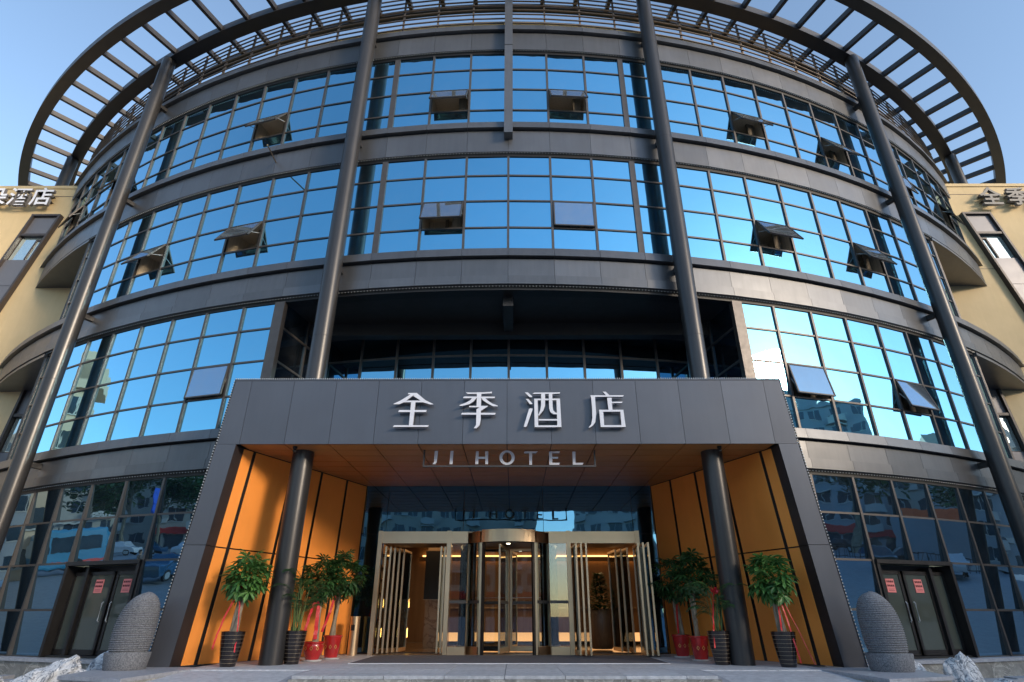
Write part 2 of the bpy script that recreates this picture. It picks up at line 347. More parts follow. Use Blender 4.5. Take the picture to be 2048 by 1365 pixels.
for s in (-1, 1):
    rp = place('ramp', None, None, kind='structure')
    n = 8; m = MB()
    for i in range(n):
        t0, t1 = i / n, (i + 1) / n
        def P(t):
            y = 12.3 - 6.3 * t; z = -0.002 - 0.45 * (t ** 1.25)
            xi = 3.5 + 0.2 * t + 1.3 * t * t; xo = 5.75 + 0.5 * t + 2.6 * t * t
            return y, z, xi * s, xo * s
        y0, z0, a0, b0 = P(t0); y1, z1, a1, b1 = P(t1)
        m.hexa([(a0, y0, -.7), (b0, y0, -.7), (b1, y1, -.7), (a1, y1, -.7)], [(a0, y0, z0), (b0, y0, z0), (b1, y1, z1), (a1, y1, z1)])
    m.obj('ramp_surface', 'pave', rp)
    # kerb between step and ramp
    cb = MB()
    for i in range(6):
        t0, t1 = i / 6, (i + 1) / 6
        y0 = 11.95 - 2.4 * t0; y1 = 11.95 - 2.4 * t1
        z0 = -.0 + .03 * min(1, t0 * 3) - .30 * t0 ** 1.5; z1 = .03 * min(1, t1 * 3) - .30 * t1 ** 1.5
        x0 = s * (3.42 + .28 * t0); x1 = s * (3.42 + .28 * t1); w = .07
        cb.hexa([(x0 - w, y0, -.6), (x0 + w, y0, -.6), (x1 + w, y1, -.6), (x1 - w, y1, -.6)], [(x0 - w, y0, z0), (x0 + w, y0, z0), (x1 + w, y1, z1), (x1 - w, y1, z1)])
    cb.obj('kerb', 'ledge', rp)
    # planter ledge under the sculpture
    side = 'left' if s < 0 else 'right'
    led = thing('planter_ledge', 'low %s grey stone ledge under the %s ribbed sculpture' % ('veined', side), 'ledge')
    pts = [(-7.15, 10.62), (-5.85, 10.15), (-5.74, 11.7), (-5.62, 12.2), (-5.62, 12.39), (-6.9, 12.39), (-6.9, 12.9), (-7.5, 12.6)]
    pts = [(x * -s, y) for x, y in pts]
    if s > 0: pts = pts[::-1]
    m = MB(); m.prism(pts, -.05, 0.006); m.obj('coping', 'ledge', led)
    q = [(x * .995, y + .015) for x, y in pts]; m = MB(); m.prism(q, -.6, -.05); m.obj('facing', 'marble', led)
    # marble kerb stones by the rocks
    for k in range(3):
        m = MB(); x0 = s * (8.1 + k * 1.15); y0 = 12.6 + .25 * k
        m.hexa([(x0 - .55, y0 - .22, -.5), (x0 + .55, y0 - .12, -.5), (x0 + .5, y0 + .25, -.5), (x0 - .5, y0 + .2, -.5)],
               [(x0 - .55, y0 - .22, -.27 + .03 * k), (x0 + .55, y0 - .12, -.25 + .03 * k), (x0 + .5, y0 + .25, -.25 + .03 * k), (x0 - .5, y0 + .2, -.27 + .03 * k)])
        m.obj('stone_slab', 'ledge', led)

# ================================================================ the round hotel
hotel = thing('hotel_building', 'round hotel of blue mirror glass storeys between curved dark metal bands', 'hotel', (0, YC, 0))
F1 = [0.0, 1.01, 2.07, 3.13, 4.02]; F2 = [5.135, 6.06, 7.0, 7.96, 8.72]
F3 = [9.94, 10.77, 11.71, 12.65, 13.37]; F4 = [14.61, 15.31, 16.22, 17.14, 17.86]
vents = {  # storey -> {(cell, row): opening angle}
    4: {(-7, 1): 31, (-2, 1): 28, (1, 1): 29, (6, 1): 30, (9, 1): 27, (-13, 1): 28, (12, 1): 12, (-16, 1): 22, (15, 1): 24},
    3: {(-10, 1): 32, (-7, 1): 30, (-2, 1): 23, (1, 1): 3.5, (6, 1): 30, (9, 1): 28},
    2: {(-7, 1): 4.5, (6, 1): 10, (9, 1): 15}}
mesh_cache = {}
def pane_mesh(w, h, key):
    if key not in mesh_cache:
        m = MB(); m.box(-w / 2, w / 2, -.012, .012, -h / 2, h / 2); mesh_cache[key] = m.mesh('pane', key[0])
    return mesh_cache[key]
chord = 2 * RG * math.sin(ST / 2); rmid = RG * math.cos(ST / 2)
def polar(r, a, z=0): return (r * math.sin(a), -r * math.cos(a), z)
rp = random.Random(5)
def add_pane(parent, cell, z0, z1, mname='glass', tilt=0.0, r=RG, name='pane', jit=0.22):
    a = (cell + .5) * ST; ch = 2 * r * math.sin(ST / 2)
    me = pane_mesh(ch - .035, z1 - z0 - .02, (mname, round(ch, 2), round(z1 - z0, 3)))
    x, y, _ = polar(r * math.cos(ST / 2) - (.005 if not tilt else .02), a)
    o = place(name, me, parent, (x, y, (z0 + z1) / 2))
    o.rotation_euler = (R(tilt + rp.uniform(-jit, jit)), 0, a + R(rp.uniform(-jit, jit)))
    return o
def storey(name, rows, cells, mname, vn, skip=(), tilt=0, pname='pane', thick=(-3, 3), mull_range=None, r=RG):
    g = MB(); cells = list(cells); lo, hi = min(cells), max(cells) + 1
    segs = []; cur = [cells[0]]
    for c in cells[1:]:
        if c == cur[-1] + 1: cur.append(c)
        else: segs.append(cur); cur = [c]
    segs.append(cur)
    s = place(name, None, hotel)
    for sg in segs:
        for z in rows[:-1]:
          runs = [(sg[0], sg[-1] + 1)]
          if name == 'ground_floor_glazing' and z < 2: runs = [(sg[0], -9), (-7, sg[-1] + 1)] if sg[0] < 0 else [(sg[0], 7), (9, sg[-1] + 1)]
          for ra, rb_ in runs:
            m = MB(); m.sector(r - .06, r + .035, z - .024, z + .024, ra * ST, rb_ * ST, rb_ - ra); m.obj('transom', 'mull', s)
        for i in range(sg[0], sg[-1] + 2):
            w = .085 if i in thick and name != 'ground_floor_glazing' else .033
            zlo = 2.07 if name == 'ground_floor_glazing' and abs(i) == 8 else rows[0]
            k = ('m', w, zlo, rows[0], r)
            if k not in mesh_cache:
                m = MB(); m.box(-w, w, -(r + .055), -(r - .06), zlo, rows[-1]); mesh_cache[k] = m.mesh('mullion', M['mull'])
            place('mullion', mesh_cache[k], s, rot=(0, 0, i * ST))
    for c in cells:
        far = abs(c + .5) > 13.4
        for j in range(len(rows) - 1):
            if (c, j) in skip: continue
            if (c, j) in vn: vent(s, c, rows[j], rows[j + 1], vn[(c, j)]); continue
            if far:
                a = (c + .5) * ST
                g.sector(r - .03, r - .005, rows[j] + .02, rows[j + 1] - .02, (c + .015) * ST, (c + .985) * ST, 1)
            else: add_pane(s, c, rows[j], rows[j + 1], mname, tilt, r, pname)
    if g.v: g.obj('outer_panes', mname, s, kind='stuff')
    return s
def vent(parent, c, z0, z1, ang):
    a = (c + .5) * ST; x, y, _ = polar(rmid + .03, a); w = chord - .08; h = z1 - z0 - .05
    v = place('vent_window', None, parent, (x, y, z1 - .025), (0, 0, a))
    # room behind
    m = MB(); t = .02; d = .9
    m.box(-w / 2, w / 2, d, d + t, -h, 0); m.box(-w / 2 - t, -w / 2, .05, d, -h, 0); m.box(w / 2, w / 2 + t, .05, d, -h, 0)
    m.box(-w / 2, w / 2, .05, d, 0, t); m.box(-w / 2, w / 2, .05, d, -h - t, -h)
    m.cur = 1
    m.box(-w * .06, w * .02, d - .12, d - .02, -h, 0); m.box(w * .2, w * .42, .3, .36, -h, 0)
    m.obj('room_recess', ['room', 'curtain'], v)
    # sash hinged at its top
    f = MB(); b = .035
    rot = Matrix.Rotation(R(-ang), 4, 'X')
    rot = Matrix.Rotation(R(ang), 4, 'X') if (rot @ Vector((0, 0, -1))).y > 0 else rot
    for q in ((-w / 2, w / 2, -b, 0), (-w / 2, w / 2, -h, -h + b), (-w / 2, -w / 2 + b, -h, 0), (w / 2 - b, w / 2, -h, 0)):
        f.box(q[0], q[1], -.045, 0.0, q[2], q[3], rot)
    f.obj('sash', 'mull', v)
    pm = MB(); pm.box(-w / 2 + .01, w / 2 - .01, -.03, -.016, -h + .01, -.01, rot)
    pm.obj('pane', 'glass_sash', v)
    for s in (-1, 1):   # stays
        k = MB(); e = rot @ Vector((s * (w / 2 - .02), -.02, -h * .8)); k.tube([(s * (w / 2 - .02), 0, -h * .45), e], .01, 5); k.obj('stay', 'led', v)

storey('fourth_storey_glazing', F4, range(-18, 18), 'glass', vents[4])
storey('third_storey_glazing', F3, range(-13, 13), 'glass', vents[3])
storey('second_storey_glazing', F2, list(range(-13, -5)) + list(range(5, 13)), 'glass', vents[2])
dskip = {(c, j) for c in (-9, -8, 7, 8) for j in (0, 1)}
storey('ground_floor_glazing', F1, list(range(-13, -5)) + list(range(5, 13)), 'glass_f', {}, dskip, tilt=4.3, pname='shopfront_pane')

# curved metal bands: panel courses one by one
def course(parent, r0, r1, z0, z1, cells, name, m='clad', gap=.0002, r1t=None):
    k = ('c', r0, r1, z0, z1, r1t, m)
    if k not in mesh_cache:
        mm = MB(); mm.sector(r0, r1, z0, z1, gap, ST - gap * .4, 1, r1t); mesh_cache[k] = mm.mesh(name, M[m])
    for c in cells: place(name, mesh_cache[k], parent, rot=(0, 0, c * ST))
def band(name, zb, zt, cells, lower, led=True, ends=None):
    """zb: top of the glass below, zt: sill top"""
    b = place(name, None, hotel)
    cells = list(cells); a0, a1 = cells[0] * ST, (cells[-1] + 1) * ST; n = len(cells)
    m = MB(); m.sector(RG - .3, RG + .04, zb, zt - .01, a0, a1, n); m.obj('band_core', 'black', b)
    course(b, RG + .02, RG + .24, zt - .25, zt, cells, 'sill_panel', r1t=RG + .21)
    zl = zb + .12 + lower
    course(b, RG + .02, RG + .12, zl, zt - .30, cells, 'band_panel')
    if lower: course(b, RG + .02, RG + .17, zb + .12, zl - .004, cells, 'lower_panel')
    d = MB()
    for i in range(n * 14):
        a = a0 + (a1 - a0) * (i + .5) / (n * 14); x, y, _ = polar(RG + .10, a)
        d.box(x - .010, x + .010, y - .010, y + .010, zb + .07, zb + .09)
    d.obj('led_strip', 'led', b, kind='stuff', fix=False)
    return b
allc = range(-18, 18); mid = range(-18, 18)
band('roof_band', 17.86, 19.08, allc, 0)
b4 = band('upper_band', 13.37, 14.61, allc, 0)
b3 = band('middle_band', 8.72, 9.94, allc, .26)
for cs in (range(-18, -5), range(5, 18)): band('lower_band', 4.02, 5.135, cs, .26)
# soffits under the ends of the bands and return walls coloured black for the shadow behind them
for s in (-1, 1):
    for z, rr in ((13.35, 29.85), (8.70, 29.87), (4.0, 29.87)):
        m = MB(); a0, a1 = sorted((s * 13 * ST, s * 18.4 * ST)); m.sector(28.75, rr - .03, z, z + .10, a0, a1, 6)
        m.obj('band_soffit', 'clad', hotel)
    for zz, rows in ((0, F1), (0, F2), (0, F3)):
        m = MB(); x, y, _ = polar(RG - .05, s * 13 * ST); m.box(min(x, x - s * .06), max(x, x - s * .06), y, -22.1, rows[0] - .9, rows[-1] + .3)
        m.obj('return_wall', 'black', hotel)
        m = MB(); x, y, _ = polar(RG, s * 13.03 * ST); m.box(x - .07, x + .07, y - .05, y + .10, rows[0], rows[-1]); m.obj('corner_post', 'mull', hotel)
# loggia over the portal
lg = place('loggia', None, hotel)
m = MB(); m.sector(24.5, RG - .32, 8.74, 8.95, -5.6 * ST, 5.6 * ST, 10); m.obj('loggia_ceiling', 'clad_dark', lg)
m = MB(); m.box(-6.1, 6.1, -27.75, -27.45, 8.35, 8.74); m.obj('beam', 'clad_dark', lg)
m = MB(); m.box(-.14, .14, -29.35, -27.75, 8.45, 8.74); m.obj('beam', 'clad_dark', lg)
RB = 27.1
for c in range(-5, 5):
    for z0, z1 in ((4.62, 6.0), (6.0, 7.0), (7.0, 7.98), (7.98, 8.74)): add_pane(lg, c, z0, z1, 'glass_loggia', 0, RB, 'loggia_pane', .1)
for i in range(-5, 6):
    m = MB(); m.box(-.035, .035, -(RB + .05), -(RB - .05), 4.6, 8.74); m.obj('mullion', 'mull', lg, rot=(0, 0, i * ST))
for z in (6.0, 7.0, 7.98): m = MB(); m.sector(RB - .05, RB + .04, z - .03, z + .03, -5 * ST, 5 * ST, 10); m.obj('transom', 'mull', lg)
for s in (-1, 1):
    m = MB(); m.box(-.01, .01, -(RG - .05), -RB, 4.6, 8.74); m.obj('side_pane', 'glass_entry', lg, rot=(0, 0, s * 5.0 * ST))
    m = MB()
    for rr in (27.15, 28.4, 29.6): m.box(-.05, .05, -(rr + .05), -rr, 4.6, 8.74)
    for z in (6.0, 7.0, 7.98): m.box(-.045, .045, -29.6, -27.15, z - .03, z + .03)
    m.obj('side_mullion', 'mull', lg, rot=(0, 0, s * 5.0 * ST))
    m = MB(); m.box(-.15, .15, -RG - .06, -(RG - .1), 5.0, 8.74); m.obj('edge_post', 'mull', lg, rot=(0, 0, s * 5.08 * ST))
m = MB(); m.sector(24.5, RG - .02, 4.35, 4.6, -5.6 * ST, 5.6 * ST, 10); m.obj('loggia_floor', 'clad_dark', lg)
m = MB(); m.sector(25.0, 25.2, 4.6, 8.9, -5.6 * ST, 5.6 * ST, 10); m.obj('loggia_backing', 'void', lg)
# plinth below the shop glazing
for cs in (range(-14, -5), range(5, 14)):
    course(hotel, RG - .1, RG + .32, -.07, 0.0, cs, 'plinth_coping', 'ledge', .0001)
    course(hotel, RG - .1, RG + .27, -.5, -.07, cs, 'plinth_panel', 'marble', .0002)
# roof: parapet wall, roof slab, central fin, drain rod
m = MB(); m.sector(28.7, 28.95, 19.0, 20.60, -9.8 * ST, 9.8 * ST, 20); m.obj('parapet_wall', 'roofwall', hotel)
m = MB(); m.sector(20, 28.7, 18.9, 19.0, -18.5 * ST, 18.5 * ST, 18); m.obj('roof_deck', 'clad_dark', hotel)
m = MB(); m.box(-.13, .13, -(RG + .42), -(RG + .12), 13.97, 19.1); m.box(-.13, .13, -(RG + .42), -(RG - .3), 19.1, 22.0); m.obj('facade_fin', 'clad', hotel)
m = MB(); m.box(-.132, .132, -(RG + .425), -(RG + .115), 17.80, 17.83); m.obj('fin_joint', 'black', hotel)
m = MB(); m.tube([polar(RG + .1, -6.0 * ST, 13.98), polar(RG + 1.15, -5.6 * ST, 13.6)], .022, 6); m.obj('drain_rod', 'brass_d', hotel)
# louvre screen around the roof
zs = [19.22 + .232 * i for i in range(9)]
for z in zs:
    m = MB(); m.sector(RG - .022, RG + .022, z, z + .034, -18 * ST, 18 * ST, 36); m.obj('louvre_slat', 'louvre', hotel)
for i in range(-18, 19):
    k = 'lp'
    if k not in mesh_cache:
        m = MB(); m.box(-.025, .025, -(RG - .025), -(RG - .10), 19.05, 21.15); mesh_cache[k] = m.mesh('louvre_post', M['louvre'])
    place('louvre_post', mesh_cache[k], hotel, rot=(0, 0, i * ST))
# shop doors
def shop_door(cell, mir):
    a = cell * ST; x, y, _ = polar(RG * math.cos(ST), a)
    d = place('shop_door', None, hotel, (x, y, 0), (0, 0, a))
    sx = -1 if mir else 1
    W2 = chord - .02
    m = MB(); m.box(-W2, W2, -.12, .06, 2.0, 2.09); m.box(-W2, -W2 + .09, -.1, .3, 0.03, 2.0); m.box(W2 - .09, W2, -.1, .3, .03, 2.0)
    m.box(-W2, W2, .0, .45, .01, .05); m.box(-W2, W2, .3, .4, 1.86, 2.0)
    xs = -W2 + .09 if not mir else W2 - .09
    e0 = xs + sx * .46; m.box(min(e0, e0 + sx * .09), max(e0, e0 + sx * .09), .05, .3, .05, 1.95)
    m.obj('door_frame', 'dkmetal', d)
    def leaf(xa, xb, nm, mt):
        x0, x1 = min(xa, xb), max(xa, xb); q = MB()
        q.box(x0, x0 + .07, .12, .17, .06, 1.86); q.box(x1 - .07, x1, .12, .17, .06, 1.86); q.box(x0, x1, .12, .17, .06, .17); q.box(x0, x1, .12, .17, 1.78, 1.86)
        q.obj(nm, 'dkmetal', d)
        q = MB(); q.box(x0 + .06, x1 - .06, .14, .15, .15, 1.8); q.obj('leaf_glass', mt, d)
    leaf(xs, e0, 'side_light', 'door_glass')
    e1 = e0 + sx * .09; e2 = (W2 - .09) * sx; mm = (e1 + e2) / 2
    for xa, xb in ((e1, mm - sx * .04), (mm + sx * .04, e2)):
        leaf(xa, xb, 'door_leaf', 'door_glass'); c = (xa + xb) / 2 + (-.02 if not mir else .02)
        q = MB(); q.box(c - .13, c + .13, .125, .138, 1.38, 1.68); q.cur = 1
        for r_ in range(2):
            for k in range(4): q.box(c - .105 + k * .056, c - .065 + k * .056, .120, .1245, 1.60 - r_ * .09, 1.64 - r_ * .09)
        q.box(c - .09, c + .09, .120, .1245, 1.45, 1.456); q.box(c - .09, c + .09, .120, .1245, 1.42, 1.426)
        q.obj('notice', ['notice', 'ink'], d)
    for sg in (-1, 1):
        q = MB(); q.tube([(mm + sg * .13, .10, .75), (mm + sg * .13, .07, .78), (mm + sg * .13, .07, 1.15), (mm + sg * .13, .10, 1.18)], .014, 6); q.obj('handle', 'led', d)
    q = MB(); q.box(-W2, W2, .5, .54, 0, 2.1); q.obj('backing', 'lobby_ceil', d)
shop_door(-8, False); shop_door(8, True)
for s in (-1, 1):
    for k in (0,): pass

# ================================================================ side wings
YW = 20.9
def wing(s, nm):
    w = thing('hotel_wing', 'plain sand coloured %s wing with slanting dark window strips behind the round hotel' % nm, 'building wing')
    m = MB(); x0, x1 = sorted((s * 15.0, s * 42)); m.box(x0, x1, YW, YW + 14, -.45, 18.62); m.obj('wall', 'wing', w)
    m = MB(); m.box(x0 - .02, x1 + .02, YW - .04, YW + 14, 18.63, 18.79); m.obj('coping', 'wing', w)
    m = MB(); m.box(x0, x1, YW - .012, YW - .001, 18.18, 18.2); m.box(x0, x1, YW - .012, YW - .001, 14.2, 14.215) if s > 0 else None
    m.obj('joint_strip', 'wing_frame', w)
    def strip(zt, zb, xt0, xt1, sl, win, nm2):
        """leaning strip: xt0 inner, xt1 outer edge at the top, both drift outward by sl per metre down"""
        X = lambda e, z: s * ((xt0 if e == 0 else xt1) + sl * (zt - z))
        f = MB(); b = .09
        for e in (0, 1):
            p = [(X(e, zb), zb), (X(e, zt), zt)]; d = b * (-1 if e == 0 else 1) * s
            f.hexa([(p[0][0], YW - .22, zb), (p[0][0] + d, YW - .22, zb), (p[0][0] + d, YW - .001, zb), (p[0][0], YW - .001, zb)],
                   [(p[1][0], YW - .22, zt), (p[1][0] + d, YW - .22, zt), (p[1][0] + d, YW - .001, zt), (p[1][0], YW - .001, zt)])
        xa, xb = sorted((X(0, zt), X(1, zt))); f.box(xa - b, xb + b, YW - .22, YW - .001, zt, zt + b)
        f.obj('strip_frame', 'wing_frame', w)
        zz = [zt] + win + [zb]
        kinds = nm2
        for i, kd in enumerate(kinds):
            t_, b_ = zz[i] - .01, zz[i + 1] + .01
            def quad(i0, i1, ya, yb, ta, bb):
                g = MB(); L = lambda u, z: X(0, z) + (X(1, z) - X(0, z)) * u
                g.hexa([(L(i0, bb), ya, bb), (L(i1, bb), ya, bb), (L(i1, bb), yb, bb), (L(i0, bb), yb, bb)], [(L(i0, ta), ya, ta), (L(i1, ta), ya, ta), (L(i1, ta), yb, ta), (L(i0, ta), yb, ta)]); return g
            if kd == 'p': quad(.005, .995, YW - .1, YW - .002, t_, b_).obj('infill_panel', 'wing_panel', w)
            else:
                win_o = quad(0, 1, YW - .02, YW - .003, t_, b_).obj('window', 'wing_frame', w)
                quad(.06, .97, YW - .035, YW - .022, t_ - .1, b_ + .02).obj('pane', 'wing_glass', win_o)
                quad(.0, .22, YW - .05, YW - .036, t_ - .1, b_ + .02).obj('curtain', 'curtain', win_o) if False else None
                q = quad(.28, .34, YW - .09, YW - .037, t_ - .3, b_ + .02); q2 = quad(.04, .34, YW - .088, YW - .036, t_ - .3, t_ - .24); q.add(q2.v, q2.f); q.obj('window_bar', 'wing_frame', win_o)
                g = quad(0, 1, YW - .2, YW - .003, t_ + .01, t_ - .10); g.obj('window_head', 'wing_frame', win_o)
    strip(16.95, 9.2, 20.1, 21.2, .21, [16.0, 14.7, 13.4, 12.1, 10.8], 'pwpppp')
    strip(9.75, 3.9, 17.55, 18.5, .075, [7.75, 6.3], 'pwp')
    return w
wing(-1, 'left'); wing(1, 'right')

# ================================================================ pergola and steel pillars
pg = thing('roof_pergola', 'dark steel double ring pergola with radial beams above the round roof', 'pergola', (0, YC, 0))
nn = 110; A = R(66)
m = MB(); m.sector(31.75, 32.15, 20.9, 21.25, -A, A, nn); m.obj('outer_ring', 'steel', pg)
m = MB(); m.sector(29.95, 30.42, 20.88, 21.2, -A, A, nn); m.obj('inner_ring', 'steel', pg)
m = MB(); m.sector(29.08, 29.3, 20.9, 21.1, -A, A, nn); m.obj('back_ring', 'steel', pg)
m = MB(); m.box(-.065, .065, -31.75, -30.42, 20.95, 21.17); m.box(-.065, .065, -29.95, -29.3, 20.95, 21.17); rf = m.mesh('beam', M['steel'])
dR = R(2.345)
for i in range(-26, 27): place('beam', rf, pg, rot=(0, 0, i * dR))
def pillar(a_deg, z0, lab, led=False, top=20.87):
    x = 30.3 * math.sin(R(a_deg)); y = YC - 30.3 * math.cos(R(a_deg))
    t = thing('steel_pillar', lab, 'pillar', (x, y, 0), R(a_deg), 'tall round steel pillars carrying the roof ring')
    m = MB(); m.lathe([(0, z0), (.235, z0), (.235, top), (0, top)], 28); m.obj('shaft', 'pillar', t, smooth=True)
    for zj in (7.2, 13.8, 17.9):
        if zj > z0: m = MB(); m.lathe([(.2352, zj), (.2375, zj + .002), (.2375, zj + .01), (.2352, zj + .012)], 28); m.obj('weld_seam', 'clad_dark', t)
    for zb in (4.72, 9.45, 14.05, 18.6):
        if zb > z0 and not (abs(a_deg) < 20 and zb < 6): m = MB(); m.box(-.07, .07, .2, .52, zb - .07, zb + .07); m.obj('bracket', 'pillar', t)
    if led:
        m = MB(); sd_ = -1 if a_deg < 0 else 1
        m.box(sd_ * .238, sd_ * .262, -.012, .012, z0, top); m.cur = 1
        for k in range(int((top - z0) / .075)): m.box(sd_ * .262, sd_ * .280, -.016, .016, z0 + k * .075, z0 + k * .075 + .03)
        m.obj('led_strip', ['dkmetal', 'led'], t, fix=False, kind='stuff')
    return t
pillar(-8.9, 0, 'pillar passing down through the canopy on the left of the entrance')
pillar(8.9, 0, 'pillar passing down through the canopy on the right of the entrance')
pillar(-26.6, -.45, 'second tall pillar from the left with a light string, beside the left shopfront', True)
pillar(26.6, -.45, 'tall pillar with a light string in front of the right shopfront', True)
pillar(-44.4, 10, 'leftmost short stretch of pillar above the left wing roof')
pillar(44.4, 10, 'rightmost short stretch of pillar above the right wing roof')

# ================================================================ entrance portal
po = thing('entrance_portal', 'dark metal entrance portal with splayed legs and orange inner walls', 'portal')
ZS, ZT, YF = 4.285, 5.81, 12.4
xo = lambda z: 6.26 + (6.36 - 6.26) * (ZT - z) / (ZT - ZS) if z > ZS else 6.38 + (6.76 - 6.38) * (ZS - z) / ZS
for i in range(-6, 6):
    m = MB(); m.box(i * .98 + .004, (i + 1) * .98 - .004, YF, YF + .04, ZS, ZT - .04); m.obj('fascia_panel', 'portal', po)
for s in (-1, 1):
    # corner panel, then the two leg panels
    m = MB(); p = [(s * (5.88 + .004), ZS), (s * 6.37, ZS), (s * 6.26, ZT - .04), (s * (5.88 + .004), ZT - .04)]
    m.slab_xz(p, YF, YF + .04); m.obj('corner_panel', 'portal', po)
    zz = [ZS, 2.185, 0.0]
    for j in range(2):
        za, zb = zz[j] - .006, zz[j + 1] + .004; xi = lambda z: 5.95 + (6.33 - 5.95) * (ZS - z) / ZS
        m = MB(); m.slab_xz([(s * xi(zb), zb), (s * xo(zb), zb), (s * xo(za), za), (s * xi(za), za)], YF, YF + .04); m.obj('leg_panel', 'portal', po)
        m = MB(); e = .005
        b = [(s * (xi(zb) - e), YF + .045, zb), (s * (xi(zb)), YF, zb), (s * (xi(zb) + .03), YF + .06, zb), (s * (xi(zb) + .03), YF + .42, zb), (s * (xi(zb) - .03), YF + .42, zb)]
        t = [(s * (xi(za) - e), YF + .045, za), (s * (xi(za)), YF, za), (s * (xi(za) + .03), YF + .06, za), (s * (xi(za) + .03), YF + .42, za), (s * (xi(za) - .03), YF + .42, za)]
        m.add(b + t, [tuple(range(5)), tuple(range(9, 4, -1))] + [(i, (i + 1) % 5, 5 + (i + 1) % 5, 5 + i) for i in range(5)])
        m.obj('leg_return', 'ret', po)
    # outer flank
    m = MB()
    for za, zb in ((0.0, ZS), (ZS, ZT - .04)):
        m.hexa([(s * (xo(za) - .03), YF + .041, za), (s * xo(za), YF + .041, za), (s * xo(za), 14.6, za), (s * (xo(za) - .03), 14.6, za)],
               [(s * (xo(zb) - .03), YF + .041, zb), (s * xo(zb), YF + .041, zb), (s * xo(zb), 14.6, zb), (s * (xo(zb) - .03), 14.6, zb)])
    m.obj('flank', 'portal', po)
    # light strings up the leg and along the top
    m = MB(); n = 96
    for k in range(n):
        z = k * ZT / n; x = s * (xo(z) + .02); m.box(x - .011, x + .011, YF - .012, YF + .012, z, z + .022)
    m.obj('led_strip', 'led', po, fix=False, kind='stuff')
    m = MB(); m.hexa([(s * xo(0), YF - .01, 0), (s * (xo(0) + .012), YF - .01, 0), (s * (xo(0) + .012), YF + .03, 0), (s * xo(0), YF + .03, 0)],
                     [(s * xo(ZT - .04), YF - .01, ZT), (s * (xo(ZT - .04) + .012), YF - .01, ZT), (s * (xo(ZT - .04) + .012), YF + .03, ZT), (s * xo(ZT - .04), YF + .03, ZT)]); m.obj('led_rail', 'dkmetal', po)
    # orange walls of upright panels
    ys = [12.72, 13.05, 14.2, 15.15, 16.1, 16.95]
    # wall line: x at height z, depth y
    def wx(y, z):
        f0 = 6.32 + (5.93 - 6.32) * z / ZS; f1 = 4.17 + (4.09 - 4.17) * z / ZS
        return s * (f0 + (f1 - f0) * (y - 12.72) / 4.23)
    for a_, b_ in zip(ys[:-1], ys[1:]):
        for z0, z1 in ((0.004, 2.168), (2.196, ZS - .02)):
            g0, g1 = a_ + .045, b_ - .045; o = s * .012
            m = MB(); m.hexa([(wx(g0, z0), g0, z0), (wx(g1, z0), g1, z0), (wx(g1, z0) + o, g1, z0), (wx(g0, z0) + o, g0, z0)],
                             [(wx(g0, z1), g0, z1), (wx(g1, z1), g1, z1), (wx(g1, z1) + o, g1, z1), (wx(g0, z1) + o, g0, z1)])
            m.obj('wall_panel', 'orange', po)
    m = MB(); o = s * .0125; o2 = s * .3
    m.hexa([(wx(12.72, 0) + o, 12.72, 0), (wx(16.95, 0) + o, 16.95, 0), (wx(16.95, 0) + o2, 16.95, 0), (wx(12.72, 0) + o2, 12.72, 0)],
           [(wx(12.72, ZS) + o, 12.72, ZS), (wx(16.95, ZS) + o, 16.95, ZS), (wx(16.95, ZS) + o2, 16.95, ZS), (wx(12.72, ZS) + o2, 12.72, ZS)])
    m.obj('wall_core', 'black', po)
# soffit panels
ly = [12.44, 12.92, 13.45, 13.98, 14.52, 15.05, 15.59, 16.13, 16.95]
def clipw(x, y): lim = 5.93 + (4.09 - 5.93) * (y - 12.72) / 4.23 if y > 12.72 else 5.95; return max(-lim, min(lim, x))
for j in range(len(ly) - 1):
    for i in range(-6, 6):
        x0, x1 = i * .98 + .011, (i + 1) * .98 - .011; y0, y1 = ly[j] + .014, ly[j + 1] - .014
        p = [(clipw(x0, y0), y0), (clipw(x1, y0), y0), (clipw(x1, y1), y1), (clipw(x0, y1), y1)]
        if abs(p[0][0] - p[1][0]) < .02 and abs(p[2][0] - p[3][0]) < .02: continue
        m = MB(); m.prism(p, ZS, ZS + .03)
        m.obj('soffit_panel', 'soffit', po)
m = MB(); m.box(-6.2, 6.2, YF + .05, 17.3, ZS + .035, ZT - .05); m.obj('canopy_core', 'black', po)
m = MB(); m.box(-6.27, 6.27, YF - .01, 16.0, ZT - .036, ZT); m.obj('roof_capping', 'portal', po)
m = MB()
for k in range(250): x = -6.25 + 12.5 * k / 249; m.box(x - .009, x + .009, YF - .03, YF - .008, ZT - .01, ZT + .016)
m.obj('led_strip', 'led', po, fix=False, kind='stuff')
for s in (-1, 1):
    t = thing('security_camera', 'small dark dome camera on the canopy ceiling by the %s pillar' % ('left' if s < 0 else 'right'), 'camera', (s * 4.72, 12.62, ZS))
    m = MB(); m.lathe([(0, 0), (.05, 0), (.05, -.05), (.03, -.05), (.03, -.07), (.045, -.09), (.04, -.12), (0, -.14)], 12); m.obj('housing', 'dkmetal', t, smooth=True)

